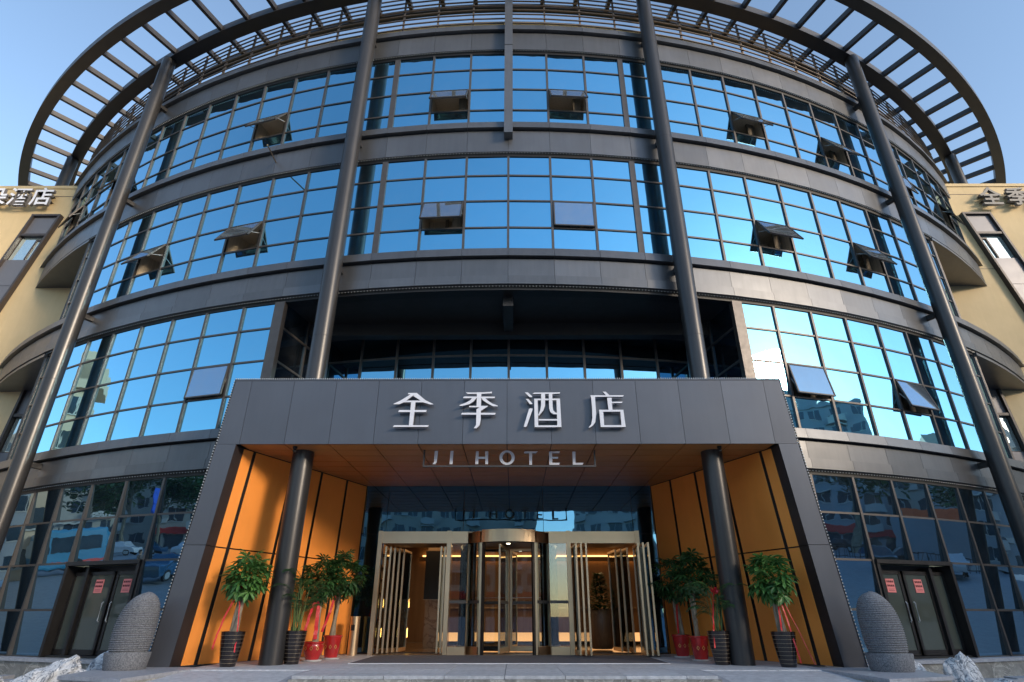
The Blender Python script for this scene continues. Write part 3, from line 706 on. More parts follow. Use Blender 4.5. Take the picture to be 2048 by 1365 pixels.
GLYPHS={'quan':[[(-2.16,5.425),(-2.04,5.425),(-2.3,5.211),(-2.41,5.156),(-2.55,5.156),(-2.53,5.173),(-2.4,5.239),(-2.18,5.39),(-2.24,5.393),(-2.23,5.425)],[(-2.1,5.407),(-2.04,5.425),(-1.83,5.25),(-1.65,5.158),(-1.66,5.149),(-1.72,5.149),(-1.88,5.201),(-2.11,5.351)],[(-2.3,5.242),(-1.83,5.242),(-1.88,5.201),(-2.31,5.202)],[(-2.15,5.211),(-2.05,5.211),(-2.07,4.653),(-2.16,4.653)],[(-2.42,4.984),(-2.4,5.018),(-1.79,5.018),(-1.8,4.97),(-2.41,4.971)],[(-2.51,4.633),(-2.48,4.667),(-1.72,4.666),(-1.74,4.629),(-2.5,4.629)]],'ji':[[(-0.93,5.434),(-0.58,5.434),(-0.34,5.451),(-0.35,5.413),(-0.58,5.399),(-0.89,5.399)],[(-0.68,5.437),(-0.58,5.437),(-0.58,5.111),(-0.68,5.111)],[(-0.99,5.315),(-0.96,5.339),(-0.27,5.332),(-0.28,5.294),(-0.98,5.297)],[(-0.77,5.315),(-0.68,5.308),(-0.75,5.218),(-0.84,5.155),(-1.01,5.111),(-1.06,5.117),(-1.06,5.135),(-0.92,5.19),(-0.83,5.245)],[(-0.58,5.315),(-0.5,5.311),(-0.43,5.238),(-0.33,5.169),(-0.21,5.121),(-0.21,5.1),(-0.31,5.103),(-0.43,5.169),(-0.54,5.245)],[(-0.85,5.114),(-0.42,5.114),(-0.44,5.093),(-0.58,4.997),(-0.58,4.949),(-0.68,4.95),(-0.68,5.032),(-0.61,5.08),(-0.84,5.082)],[(-1.02,4.922),(-0.99,4.952),(-0.25,4.949),(-0.27,4.906),(-1.01,4.909)],[(-0.68,4.963),(-0.58,4.963),(-0.58,4.787),(-0.6,4.666),(-0.67,4.593),(-0.73,4.597),(-0.68,4.666)]],'jiu':[[(0.4,5.434),(0.47,5.434),(0.57,5.338),(0.56,5.319),(0.51,5.319)],[(0.42,5.28),(0.48,5.277),(0.57,5.171),(0.56,5.152),(0.51,5.155)],[(0.49,5.038),(0.52,5.058),(0.57,5.052),(0.57,5.024),(0.44,4.652),(0.41,4.623),(0.37,4.632)],[(0.58,5.405),(0.62,5.427),(1.2,5.433),(1.19,5.405),(1.03,5.395),(0.58,5.396)],[(0.61,5.282),(0.69,5.282),(0.69,4.619),(0.61,4.619)],[(0.61,5.282),(1.19,5.282),(1.19,5.245),(0.61,5.245)],[(1.11,5.282),(1.19,5.282),(1.2,4.619),(1.11,4.619)],[(0.62,4.659),(1.2,4.659),(1.2,4.619),(0.61,4.619)],[(0.7,4.803),(1.11,4.803),(1.11,4.769),(0.7,4.769)],[(0.77,5.405),(0.86,5.405),(0.85,5.113),(0.81,5.004),(0.71,4.881),(0.69,4.895),(0.74,5.004),(0.76,5.113)],[(0.94,5.405),(1.02,5.405),(1.02,5.086),(1.03,5.004),(1.08,4.952),(1.12,4.949),(1.11,4.911),(1.03,4.915),(0.96,4.969),(0.94,5.058)]],'dian':[[(2.16,5.447),(2.23,5.45),(2.31,5.36),(2.23,5.36)],[(1.88,5.363),(2.63,5.362),(2.61,5.328),(1.88,5.325)],[(1.89,5.349),(1.98,5.349),(1.98,4.921),(1.95,4.732),(1.88,4.645),(1.81,4.605),(1.8,4.615),(1.86,4.692),(1.89,4.84),(1.9,5.058)],[(2.25,5.304),(2.35,5.304),(2.35,5.01),(2.26,5.01)],[(2.34,5.205),(2.59,5.209),(2.57,5.175),(2.34,5.175)],[(2.05,5.02),(2.14,5.017),(2.14,4.619),(2.06,4.619)],[(2.05,5.017),(2.59,5.019),(2.59,4.976),(2.05,4.973)],[(2.52,5.017),(2.59,5.017),(2.61,4.619),(2.52,4.619)],[(2.06,4.663),(2.61,4.663),(2.61,4.619),(2.06,4.619)]],'J':[[(-1.65,4.268),(-1.57,4.268),(-1.59,4.003),(-1.62,3.962),(-1.68,3.962),(-1.65,4.013)]],'I':[[(-1.29,4.268),(-1.22,4.268),(-1.23,3.962),(-1.3,3.962)]],'H':[[(-0.71,4.257),(-0.65,4.257),(-0.65,3.962),(-0.72,3.962)],[(-0.5,4.257),(-0.43,4.257),(-0.43,3.962),(-0.49,3.962)],[(-0.66,4.13),(-0.49,4.13),(-0.49,4.085),(-0.66,4.085)]],'T':[[(0.38,4.224),(0.4,4.255),(0.7,4.255),(0.65,4.209),(0.39,4.209)],[(0.5,4.23),(0.57,4.23),(0.56,3.947),(0.5,3.947)]],'E':[[(0.95,4.251),(1.02,4.251),(1.02,3.947),(0.95,3.947)],[(0.95,4.251),(1.2,4.257),(1.18,4.209),(0.95,4.209)],[(1.01,4.126),(1.16,4.126),(1.15,4.085),(1.01,4.085)],[(0.95,3.992),(1.19,3.992),(1.17,3.947),(0.95,3.947)]],'L':[[(1.48,4.251),(1.55,4.251),(1.54,3.947),(1.48,3.947)],[(1.48,3.992),(1.72,3.992),(1.7,3.947),(1.48,3.947)]]}  # stroke outlines traced from image pixels, projected through the camera onto the sign planes

# ================================================================ signs
def char_obj(key, name, parent, y0, y1):
    m = MB()
    for i, p in enumerate(GLYPHS[key]):
        m.slab_xz(p, y0 - .0012 * i, y1 + .0007 * i)
    bm_o = m.obj(name, ['white_letter', 'letter_side'], parent)
    for f in bm_o.data.polygons:
        if abs(f.normal.y) < .5: f.material_index = 1
    return bm_o
fs = thing('fascia_sign', 'four large white Chinese characters mounted across the front of the entrance canopy', 'sign')
for k in ('quan', 'ji', 'jiu', 'dian'):
    c = char_obj(k, 'character', fs, 12.27, 12.33)
    m = MB()
    for i, p in enumerate(GLYPHS[k]):
        xs = [a for a, b in p]; zs_ = [b for a, b in p]; cx, cz = sum(xs) / len(xs), sum(zs_) / len(zs_)
        m.box(cx - .012, cx + .012, 12.331 + .0007 * i, 12.399, cz - .012, cz + .012)
    m.obj('stud', 'dkmetal', c)
hs = thing('hanging_sign', 'JI HOTEL in white letters standing on a thin frame under the canopy', 'sign')
m = MB(); x0, x1, zb, zt = -1.90, 2.0, 3.90, ZS
m.box(x0, x1, 12.92, 12.97, zb, zb + .035); m.box(x0, x0 + .035, 12.92, 12.97, zb + .035, zt); m.box(x1 - .035, x1, 12.92, 12.97, zb + .035, zt)
m.box(x0 + .002, x0 + .033, 12.97, 13.9, zb + .36, zt - .002) if False else None
m.obj('sign_frame', 'mull', hs)
for k in 'JIHTEL': char_obj(k, 'letter', hs, 12.93, 12.965)
m = MB(); n = 28; vs = []; fs_ = []
for j in range(n):
    a = 2 * PI * j / n
    for y in (12.93, 12.965):
        vs.append((-.002 + .174 * math.cos(a), y, 4.112 + .168 * math.sin(a))); vs.append((-.002 + .103 * math.cos(a), y, 4.112 + .118 * math.sin(a)))
for j in range(n):
    a, b = j * 4, ((j + 1) % n) * 4
    fs_ += [(a, b, b + 1, a + 1), (a + 2, a + 3, b + 3, b + 2), (a, a + 2, b + 2, b), (a + 1, b + 1, b + 3, a + 3)]
m.add(vs, fs_); o = m.obj('letter', ['white_letter', 'letter_side'], hs)
for f in o.data.polygons:
    if abs(f.normal.y) < .5: f.material_index = 1
def text_mesh(txt, size, ext, m='white_letter', side='letter_side', off=0.0):
    c = bpy.data.curves.new('txt', 'FONT'); c.body = txt; c.size = size; c.extrude = ext; c.offset = off; c.align_x = 'CENTER'; c.resolution_u = 3
    t = bpy.data.objects.new('txt', c); C.objects.link(t)
    dg = bpy.context.evaluated_depsgraph_get(); dg.update(); me = bpy.data.meshes.new_from_object(t.evaluated_get(dg))
    bpy.data.objects.remove(t); bpy.data.curves.remove(c)
    me.materials.clear(); me.materials.append(M[m]); me.materials.append(M[side])
    for f in me.polygons: f.material_index = 0 if abs(f.normal.z) > .7 else 1
    return me
def wing_sign(lab, chars, xs, z, m_='white_letter'):
    t = thing('roof_sign', lab, 'sign')
    for ch, x in zip(chars, xs):
        me = text_mesh(ch, 1.02, .07, m_, off=.018); me.name = 'character'
        place('character', me, t, (x, YW - .30, z), (R(90), 0, 0), (.95, 1, 1))
        m = MB(); m.box(x - .30, x + .30, YW - .229, YW - .001, z + .25, z + .28); m.box(x - .30, x + .30, YW - .229, YW - .001, z + .55, z + .58); m.obj('bracket', 'mull', t)
wing_sign('pale Chinese characters high on the left wing ending by the round glass storeys', '亚朵酒店', (-24.1, -23.08, -22.06, -21.04), 17.53)
wing_sign('Chinese characters greyed as if in shade, high on the sunlit right wing beside the pergola', '全季酒店', (21.45, 22.65, 23.85, 25.05), 17.42, 'shaded_letter')

# ================================================================ entrance glazing and doors
eg = thing('entrance_glazing', 'dark glass wall above and beside the brass entrance doors', 'glass wall')
xs_ = [-4.09, -3.45, -1.28, .98, 3.50, 4.09]
for a, b in zip(xs_[:-1], xs_[1:]):
    m = MB(); m.box(a + .006, b - .006, 16.93, 16.945, 2.96, ZS - .01); m.obj('pane', 'glass_entry', eg)
for a, b in ((-4.12, -3.47), (3.50, 4.12)):
    m = MB(); m.box(a + .006, b - .006, 16.93, 16.945, .03, 2.95); m.obj('side_pane', 'glass_entry', eg)
m = MB(); m.box(-4.15, 4.15, 16.91, 16.97, 0, .03); m.obj('sill', 'dkmetal', eg)
m = MB(); m.box(-4.15, 4.15, 16.95, 17.0, 2.94, 2.99); m.obj('transom', 'dkmetal', eg)
YD = 16.2; HB, HT = 2.63, 2.93
df = thing('door_frame', 'wide brass entrance frame with posts and header panels', 'door frame')
PX = [-3.42, -1.58, -.73, .73, 1.60, 3.44]
for x in PX:
    m = MB(); m.box(x - .055, x + .055, YD - .02, YD + .12, 0, HT + .015); m.obj('post', 'brass', df)
for a, b in ((-3.365, -1.635), (-1.525, -1.08), (1.08, 1.545), (1.655, 3.385)):
    m = MB(); m.box(a, b, YD, YD + .1, HB, HT); m.obj('header_panel', 'brass', df)
m = MB(); m.box(-3.47, 3.49, YD + .1, 17.4, HT - .02, HT + .01); m.box(-3.36, -1.64, YD + .1, 17.3, HB, HB + .02); m.box(1.66, 3.38, YD + .1, 17.3, HB, HB + .02); m.obj('header_soffit', 'brass_d', df)
for a, b in ((-1.52, -1.08), (1.08, 1.54)):
    m = MB(); m.box(a, b, YD + .03, YD + .042, .20, HB); m.obj('side_glass', 'clear', df)
    m = MB(); m.box(a, b, YD, YD + .1, 0.01, .19); m.obj('kick_plate', 'brass', df)
    m = MB(); m.box(a, b, YD + .02, YD + .055, 1.17, 1.24); m.obj('glass_band', 'mull', df)
m = MB(); m.box(-3.4, 3.4, YD - .02, 17.0, .003, .010); m.obj('threshold', 'brass_d', df)
# revolving door
rvx, rvy, rr = 0.0, 17.28, 1.36
rv = thing('revolving_door', 'brass and glass revolving door in the middle of the entrance', 'revolving door', (rvx, rvy, 0))
def arc(r0, r1, z0, z1, a0, a1, n, nm, mt, par):
    m = MB(); m.sector(r0, r1, z0, z1, R(a0), R(a1), n); return m.obj(nm, mt, par, smooth=False)
arc(rr - .05, rr + .02, HB + .02, HT + .03, -31, 31, 14, 'drum_front', 'brass', rv)
for s in (-1, 1):
    arc(rr - .05, rr + .02, HB + .02, HT, *sorted((s * 33, s * 56)), 6, 'drum_side', 'brass_d', rv)
    arc(rr - .02, rr - .008, .2, HB + .02, *sorted((s * 34, s * 100)), 14, 'curved_glass', 'clear', rv)
    arc(rr - .04, rr + .012, 0.01, .19, *sorted((s * 34, s * 100)), 14, 'curved_base', 'brass_d', rv)
    arc(rr - .03, rr + .002, 1.17, 1.24, *sorted((s * 34, s * 100)), 14, 'glass_band', 'mull', rv)
    for aa in (52, 100):
        m = MB(); m.box(-.02, .02, -(rr + .02), -(rr - .05), .01, HB); m.obj('upright', 'brass', rv, rot=(0, 0, R(s * aa)))
    m = MB(); m.box(-.03, .03, -(rr + .01), -(rr - .06), .01, HB); m.obj('upright', 'dkmetal', rv, rot=(0, 0, R(s * 29)))
m = MB(); m.lathe([(0, HB), (rr - .06, HB), (rr - .06, HB + .03), (0, HB + .03)], 32); m.obj('canopy', 'dkmetal', rv)
m = MB(); m.lathe([(.05, HB - .012), (.0, HB - .012)], 12, 0, -1.0); m.lathe([(.05, HB - .002), (.05, HB - .012)], 12, 0, -1.0); m.obj('ceiling_spot', 'spot', rv)
m = MB(); m.tube([(0, 0, .02), (0, 0, HB)], .035, 12); m.obj('centre_shaft', 'brass', rv)
for k in range(4):
    w = MB(); L = rr - .07
    w.box(.045, .10, -.02, .02, .04, HB - .04); w.box(L - .06, L, -.02, .02, .04, HB - .04); w.box(.10, L - .06, -.02, .02, .04, .16); w.box(.10, L - .06, -.02, .02, HB - .10, HB - .04)
    wg = w.obj('wing', 'brass' if k != 3 else 'dkmetal', rv, rot=(0, 0, R(-100 + 90 * k)))
    q = MB(); q.box(.10, L - .06, -.006, .006, .16, HB - .1); q.obj('wing_glass', 'clear', wg)
    q = MB(); q.tube([(.12, -.04, 1.33), (L - .08, -.04, 1.33)], .012, 6); q.obj('push_bar', 'led', wg)
    q = MB(); q.box(.10, L - .06, -.012, .012, 1.17, 1.24); q.obj('glass_band', 'mull', wg)
# folding door leaves
def make_leaf(w=.86, h=2.56):
    t = thing('folding_door', 'x', 'door', (0, 0, 0))
    for a, b, nm in ((0, .035, 'stile'), (w - .035, w, 'stile')):
        m = MB(); m.box(-.022, .022, a, b, .03, h); m.obj(nm, 'brass', t)
    m = MB(); m.box(-.02, .02, .035, w - .035, .03, .12); m.obj('rail', 'brass', t)
    m = MB(); m.box(-.02, .02, .035, w - .035, h - .06, h); m.obj('rail', 'brass', t)
    m = MB(); m.box(-.005, .005, .035, w - .035, .12, h - .06); m.obj('glass', 'clear', t)
    m = MB(); m.tube([(.022, w - .1, 1.0), (.06, w - .1, 1.0), (.06, w - .1, 1.3), (.022, w - .1, 1.3)], .01, 6); m.obj('handle', 'led', t)
    return t
leaf0 = make_leaf()
spec = [(-3.27, 16.33, 3, 'folding leaf hard against the leftmost brass post'), (-3.17, 16.45, 1, 'second folding leaf from the leftmost brass post'),
        (-3.08, 16.6, -1, 'third folding leaf from the leftmost brass post'), (-2.99, 16.8, -3, 'fourth folding leaf from the leftmost brass post'),
        (-2.90, 17.0, -4, 'innermost folding leaf of the stack by the leftmost brass post'),
        (-1.79, 16.33, 3, 'single folding leaf folded back beside the post left of the revolving door'), (-1.70, 16.4, 1, 'folding leaf pressed against the post left of the revolving door'),
        (1.74, 15.62, 4, 'outward folding leaf nearest the post right of the revolving door'), (1.86, 15.56, 2, 'middle outward leaf of the stack right of the revolving door'),
        (1.98, 15.50, 1, 'outward leaf farthest right in the stack beside the revolving door'), 
        (3.30, 15.50, -3, 'outward folding leaf left of the rightmost brass post'), (3.42, 15.44, -4, 'outward folding leaf nearest the rightmost brass post'), (3.54, 15.40, -5, 'outermost folding leaf at the right end of the brass doors'),
        (2.98, 17.1, 5, 'inner leaf folded back deep inside the right opening'), (3.10, 16.9, 4, 'inner leaf second from the right wall of the right opening'), (3.22, 16.6, 3, 'inner leaf closest to the rightmost post')]
for i, (x, y, a, lab) in enumerate(spec):
    o = leaf0 if i == 0 else copy_tree(leaf0)
    o.location = (x, y, .004); o.rotation_euler = (0, 0, R(a)); o['label'] = lab; o['group'] = 'brass folding door leaves'

# ================================================================ lobby
lb = place('lobby', None, None, kind='structure')
m = MB(); m.box(-6.3, 6.6, 17.0, 24.2, -.05, -.002); m.obj('floor', 'lobby_floor', lb)
m = MB(); m.box(-6.3, 6.6, 24.0, 24.2, 0, 4.2); m.obj('back_wall', 'lobby_wall', lb)
m = MB(); m.box(-6.4, -6.2, 17.2, 24.0, 0, 4.2); m.box(6.5, 6.7, 17.2, 24.0, 0, 4.2); m.obj('side_wall', 'lobby_marble', lb)
m = MB(); m.box(-6.3, 6.6, 17.2, 22.0, 3.18, 3.3); m.box(-6.3, 6.6, 22.0, 24.2, 3.75, 3.85); m.box(-6.3, 6.6, 21.94, 22.0, 3.3, 3.75); m.obj('ceiling', 'lobby_ceil', lb)
m = MB(); m.box(-6.3, 6.6, 17.0, 17.35, 3.0, 4.2); m.obj('bulkhead', 'lobby_ceil', lb)
m = MB(); m.box(-2.6, -2.0, 19.6, 21.4, 0, 3.18); m.obj('stone_pier', 'lobby_marble', lb)
m = MB(); m.box(4.3, 4.8, 19.0, 21.0, 0, 3.18); m.obj('stone_pier', 'lobby_marble', lb)
m = MB(); m.box(-3.4, 5.4, 23.86, 23.99, 2.93, 3.02); m.obj('cove_light', 'cove', lb)
m = MB(); m.box(-3.5, 5.5, 23.80, 23.855, 2.80, 2.96); m.obj('cove_lip', 'lobby_ceil', lb)
al = bpy.data.lights.new('cove_glow', 'AREA'); al.shape = 'RECTANGLE'; al.size = 10; al.size_y = 3; al.energy = 50; al.color = (1, .62, .30)
ao = bpy.data.objects.new('cove_glow', al); C.objects.link(ao); ao.parent = lb; ao.location = (0, 20.2, 3.1)
for x, y, dl in ((-4.6, 18.4, 'leftmost of the front row'), (-2.9, 18.4, 'second from the left in the front row'), (-1, 18.4, 'front row just left of the revolving door'), (1, 18.4, 'front row just right of the revolving door'), (2.7, 18.4, 'second from the right in the front row'), (4.2, 18.4, 'rightmost of the front row'), (-1.6, 20.8, 'left one of the back row'), (.4, 20.8, 'middle one of the back row'), (2.4, 20.8, 'right one of the back row')):
    t = thing('downlight', 'small lobby ceiling downlight, ' + dl, 'light', (x, y, 3.175), 0, 'lobby ceiling downlights')
    m = MB(); m.lathe([(0, 0), (.05, 0), (.05, .004), (0, .004)], 12); m.obj('lamp', 'spot', t)
rdk = thing('reception_desk', 'long reception counter with a warm glowing plinth at the back of the lobby', 'desk', (1.0, 22.6, 0))
m = MB(); m.box(-3.3, 4.2, -.3, .4, .37, 1.12); m.obj('counter', 'wood', rdk)
m = MB(); m.box(-3.25, 4.15, -.15, .35, .0, .10); m.obj('base', 'black', rdk)
m = MB(); m.box(-3.2, 4.1, -.2, .3, .10, .36); m.obj('glowing_plinth', 'deskglow', rdk)
m = MB(); m.box(-3.4, 4.3, -.38, .45, 1.12, 1.17); m.obj('counter_top', 'lobby_marble', rdk)
bs = thing('bookshelf', 'tall wooden display shelves on the left side of the lobby', 'shelf', (-4.3, 19.0, 0), R(0))
for z in [.05 + .38 * i for i in range(8)]:
    m = MB(); m.box(-.2, .2, -1.4, 1.6, z, z + .03); m.obj('shelf', 'wood', bs)
for y in (-1.4, -.4, .6, 1.57):
    m = MB(); m.box(-.2, .2, y, y + .03, 0, 3.1); m.obj('side_board', 'wood', bs)
rb = random.Random(3)
m = MB()
for z in [.08 + .38 * i for i in range(7)]:
    y = -1.3
    while y < 1.4:
        w = rb.uniform(.03, .06)
        if rb.random() < .6: m.box(-.05, .15, y, y + w, z, z + rb.uniform(.2, .3))
        y += w + .005
m.obj('books', 'curtain', bs, kind='stuff', fix=False)
for x, y, z, lab in ((-3.02, 18.9, 1.10, 'upper ribbed wall lamp glowing yellow in the left opening'), (-3.02, 18.9, .32, 'lower glowing copy standing in for the reflection of the upper lamp, left opening')):  # the lower one is added as a reflection of the upper lamp
    t = thing('wall_lamp_or_reflection', lab, 'lamp', (x, y, z))
    for k in range(6):
        m = MB(); a = 2 * PI * k / 6; m.box(.04 * math.cos(a) - .009, .04 * math.cos(a) + .009, .04 * math.sin(a) - .009, .04 * math.sin(a) + .009, 0, .24); m.obj('glowing_rod', 'lampglow', t)
    m = MB(); m.lathe([(0, -.02), (.06, -.02), (.06, 0), (0, 0)], 12); m.obj('holder', 'brass_d', t)
    m = MB(); m.box(-.03, .03, .03, .08, -.3 if z < 1 else -.5, .5); m.obj('stand', 'wood', t)
m = MB(); m.box(-.35, .35, -.03, .03, 1.35, 2.75); ap = thing('wall_art', 'tall narrow dark picture on the stone pier', 'picture', (-2.3, 19.55, 0)); m.obj('picture', 'black', ap)
m = MB(); m.box(-.37, .37, -.02, .035, 1.33, 1.35); m.box(-.37, .37, -.02, .035, 2.75, 2.77); m.obj('frame', 'brass_d', ap)
vz = thing('lobby_planter', 'big round brown vase with a dark bushy plant seen through the right opening', 'planter', (2.72, 19.0, 0))
m = MB(); m.lathe([(0, .02), (.28, .02), (.36, .12), (.45, .45), (.46, .75), (.40, 1.0), (.36, 1.08), (.30, 1.05), (0, 1.02)], 24); m.obj('vase', 'wood', vz, smooth=True)
m = MB(); rl = random.Random(9)
for k in range(900):
    h = rl.random() ** 1.2; a = rl.uniform(0, 2 * PI); r_ = (1 - h) * .42 * rl.uniform(.3, 1) + .04; z = 1.05 + h * 1.0
    p = Vector((r_ * math.cos(a), r_ * math.sin(a), z)); d = Vector((math.cos(a), math.sin(a), rl.uniform(-.4, .5))) * .15; s_ = Vector((-math.sin(a), math.cos(a), 0)) * .045
    m.add([p, p + d * .5 + s_, p + d, p + d * .5 - s_], [(0, 1, 2, 3)])
m.obj('foliage', 'leaf_d', vz, kind='stuff', fix=False)
# door mat with a white edge line
dm = thing('door_mat', 'long dark entrance mat with a pale front edge before the brass doors', 'mat', (0, 0, 0))
m = MB(); m.box(-3.2, 3.3, 13.35, 16.05, .004, .012); m.obj('carpet', 'mat_', dm)
m = MB(); m.box(-3.2, 3.3, 13.31, 13.345, .004, .014); m.obj('edge_strip', 'sign_white', dm)
# ash bin
ab = thing('ash_bin', 'slim gold cylindrical bin left of the brass doors', 'bin', (-3.86, 16.2, 0))
m = MB(); m.lathe([(0, 0), (.12, 0), (.12, .84), (0, .84)], 20); m.obj('body', 'brass', ab, smooth=True)
m = MB(); m.lathe([(0, .84), (.125, .84), (.125, .87), (.10, .87), (0, .86)], 20); m.obj('lid', 'brass', ab)
m = MB(); m.box(-.06, .03, -.127, -.10, .55, .68); m.obj('slot', 'black', ab)

# ================================================================ potted plants
def leaf_mesh(seed, m_, size=.17, n=6):
    """one palmate leaf: leaflets radiating and drooping from the end of a stalk that starts at the origin along +X"""
    r = random.Random(seed); m = MB(); st_ = .12
    m.tube([(0, 0, 0), (st_ * .5, 0, .015), (st_, 0, 0)], .0035, 3, False)
    for k in range(n):
        a = (k - (n - 1) / 2) * (2 * PI / (n + .8)) + r.uniform(-.1, .1); L = size * r.uniform(.85, 1.1) * (1 - .25 * abs(k - (n - 1) / 2) / n); w = L * .17
        d = Vector((math.cos(a), math.sin(a), 0)); s_ = Vector((-math.sin(a), math.cos(a), 0)); o = Vector((st_, 0, 0)); dr = r.uniform(.25, .55)
        P = lambda t, u, c=0: o + d * (L * t) + s_ * (w * u) + Vector((0, 0, -dr * L * t * t + c))
        vs = [P(0, 0), P(.35, .75, .006), P(.7, .95, .004), P(1.0, 0), P(.7, -.95, .004), P(.35, -.75, .006), P(.35, 0, -.006), P(.7, 0, -.008)]
        m.add(vs, [(0, 6, 1), (6, 7, 2, 1), (7, 3, 2), (0, 5, 6), (6, 5, 4, 7), (7, 4, 3)])
    return m.mesh('leaf', m_)
LM = {k: [leaf_mesh(10 + i, k, 0.20 if k == 'leaf' else .175) for i in range(4)] for k in ('leaf', 'leaf_d')}
def pot_prof(kind):
    if kind == 'black': return [(0, 0), (.135, 0), (.15, .05), (.20, .35), (.225, .60), (.205, .605), (.195, .55), (0, .54)]
    if kind == 'round': return [(0, .03), (.13, .03), (.15, .06), (.21, .22), (.215, .30), (.20, .335), (.225, .345), (.225, .375), (.20, .375), (.19, .33), (0, .32)]
    return [(0, .03), (.135, .03), (.15, .06), (.20, .44), (.215, .45), (.215, .48), (.195, .48), (.185, .44), (0, .43)]
def add_pot(t, kind):
    m = MB(); m.lathe(pot_prof(kind), 28); m.obj('pot', 'pot_black' if kind == 'black' else 'pot_red', t, smooth=True)
    if kind == 'black':
        for i in range(8):
            z = .06 + i * .068; r0 = .15 + (z - .05) * (.05 / .30) if z < .35 else .20 + (z - .35) * .1
            m = MB(); m.lathe([(r0 + .0005, z), (r0 + .0025, z + .0008), (r0 + .0025, z + .0032), (r0 + .001, z + .004)], 28); m.obj('ring_line', 'pot_line', t)
    else:
        m = MB(); m.lathe([(0, .004), (.19, .004), (.21, .03), (.20, .03), (.0, .028)], 24); m.obj('saucer', 'saucer', t, smooth=True)
        m = MB(); q = .19 if kind != 'round' else .216; z = .25
        for a in (-PI / 2 - .5, -PI / 2 + .1, -PI / 2 + .7):
            c = Vector((q * math.cos(a), q * math.sin(a), z)); u = Vector((-math.sin(a), math.cos(a), 0)) * .035; w_ = Vector((0, 0, .045)); n_ = Vector((math.cos(a), math.sin(a), 0)) * .004
            m.add([c - u + n_, c - w_ + n_, c + u + n_, c + w_ + n_, c - u * .6 + n_, c - w_ * .6 + n_, c + u * .6 + n_, c + w_ * .6 + n_], [(0, 1, 5, 4), (1, 2, 6, 5), (2, 3, 7, 6), (3, 0, 4, 7)])
        m.obj('gold_motif', 'pot_gold', t, fix=False)
    zt = {'black': .545, 'round': .325, 'taper': .435}[kind]; rr_ = {'black': .193, 'round': .188, 'taper': .183}[kind]
    m = MB(); m.lathe([(rr_, zt), (rr_ * .6, zt + .012), (0, zt + .018)], 16); m.obj('soil', 'soil', t, smooth=True)
    return zt
def ribbon(t, z, seed, tails, fan=True):
    r = random.Random(seed); m = MB()
    for k in range(12):
        a = r.uniform(0, 2 * PI); e = r.uniform(-.6, 1.0); d = Vector((math.cos(a) * math.cos(e), math.sin(a) * math.cos(e) - .3, math.sin(e))) * r.uniform(.06, .10)
        o = Vector((0, -.07, z)); m.strip([o, o + d * .5 + Vector((0, -.02, .01)), o + d, o + d * .6 + Vector((0, 0, -.03)), o], .035, (r.uniform(-1, 1), .2, r.uniform(-1, 1)), .002)
    m.obj('bow', 'ribbon', t, fix=False)
    for pts, w in tails:
        m = MB(); P = [Vector((0, -.08, z))] + [Vector(p) for p in pts]; Q = []
        for a, b in zip(P[:-1], P[1:]):
            for i in range(5): q = a.lerp(b, i / 5); Q.append(q + Vector((r.uniform(-.006, .006), r.uniform(-.008, .008), 0)))
        Q.append(P[-1]); m.strip(Q, w, (1, .4, .1), .002); m.obj('ribbon_tail', 'ribbon', t, fix=False)
def money_tree(lab, loc, pot, ht, cr, seed, leafm='leaf', nleaf=75, crown_z=None, tails=(), twist=2.0, lean=(0, 0), zr=None, fl=1.0):
    r = random.Random(seed); t = thing('potted_tree', lab, 'potted tree', loc)
    zt = add_pot(t, pot); cz = crown_z or ht - cr * 1.1; tz = cz - cr * fl * .45
    for k in range(3 if pot == 'black' else 2):
        ph = 2 * PI * k / 3 + seed; P = []; ra = []
        for i in range(13):
            u = i / 12; z = zt - .02 + (tz - zt + .1) * u; w = .05 * (1 - .35 * u)
            P.append((w * math.cos(ph + twist * u) + lean[0] * u, w * math.sin(ph + twist * u) + lean[1] * u, z)); ra.append((.045 if pot == 'black' else .052) * (1 - .38 * u))
        m = MB(); m.tube(P, ra, 9); m.obj('trunk', 'bark', t, smooth=True)
    tr = Vector((lean[0], lean[1], tz))
    nb = 9; tips = []; m = MB()
    for k in range(nb):
        a = 2 * PI * k / nb + r.uniform(-.3, .3); e = r.uniform(.05, 1.3); d = Vector((math.cos(a) * math.cos(e), math.sin(a) * math.cos(e), math.sin(e) * fl)) * cr * r.uniform(.55, .8)
        p = [tr, tr + d * .5 + Vector((0, 0, .05)), tr + d]; m.tube(p, [.013, .009, .004], 5); tips.append(p)
    p = [tr, tr + Vector((0, 0, cr * .7)), tr + Vector((.02, 0, (ht - tz) * .9))]; m.tube(p, [.014, .009, .004], 5); tips.append(p)
    m.obj('branch', 'stemg', t, fix=False)
    ctr = Vector((lean[0], lean[1], cz))
    for k in range(nleaf):
        # leaves over the crown's volume, denser at its surface
        for _ in range(20):
            v = Vector((r.uniform(-1, 1), r.uniform(-1, 1), r.uniform(-1, 1)))
            if .25 < v.length < 1: break
        v = v.normalized() * (v.length ** .45) * r.choice((1, 1, 1, 1.12, .8))
        lump = 1 + .22 * noise.noise(v * 2.2 + Vector((seed, 0, 0)))
        p = ctr + Vector((v.x * cr * lump, v.y * cr * lump * .9, v.z * cr * fl * lump * (1.0 if v.z > 0 else .75)))
        a = math.atan2(v.y, v.x) + r.uniform(-.5, .5); tilt = -(v.z) * .9 + r.uniform(-.2, .45)
        s = r.uniform(.75, 1.15)
        o = place('leaf', LM[leafm][r.randrange(4)], t, p - Vector((math.cos(a), math.sin(a), 0)) * .08)
        o.rotation_euler = (r.uniform(-.35, .35), tilt, a); o.scale = (s, s, s)
    if tails: ribbon(t, tz - .03, seed, tails)
    return t
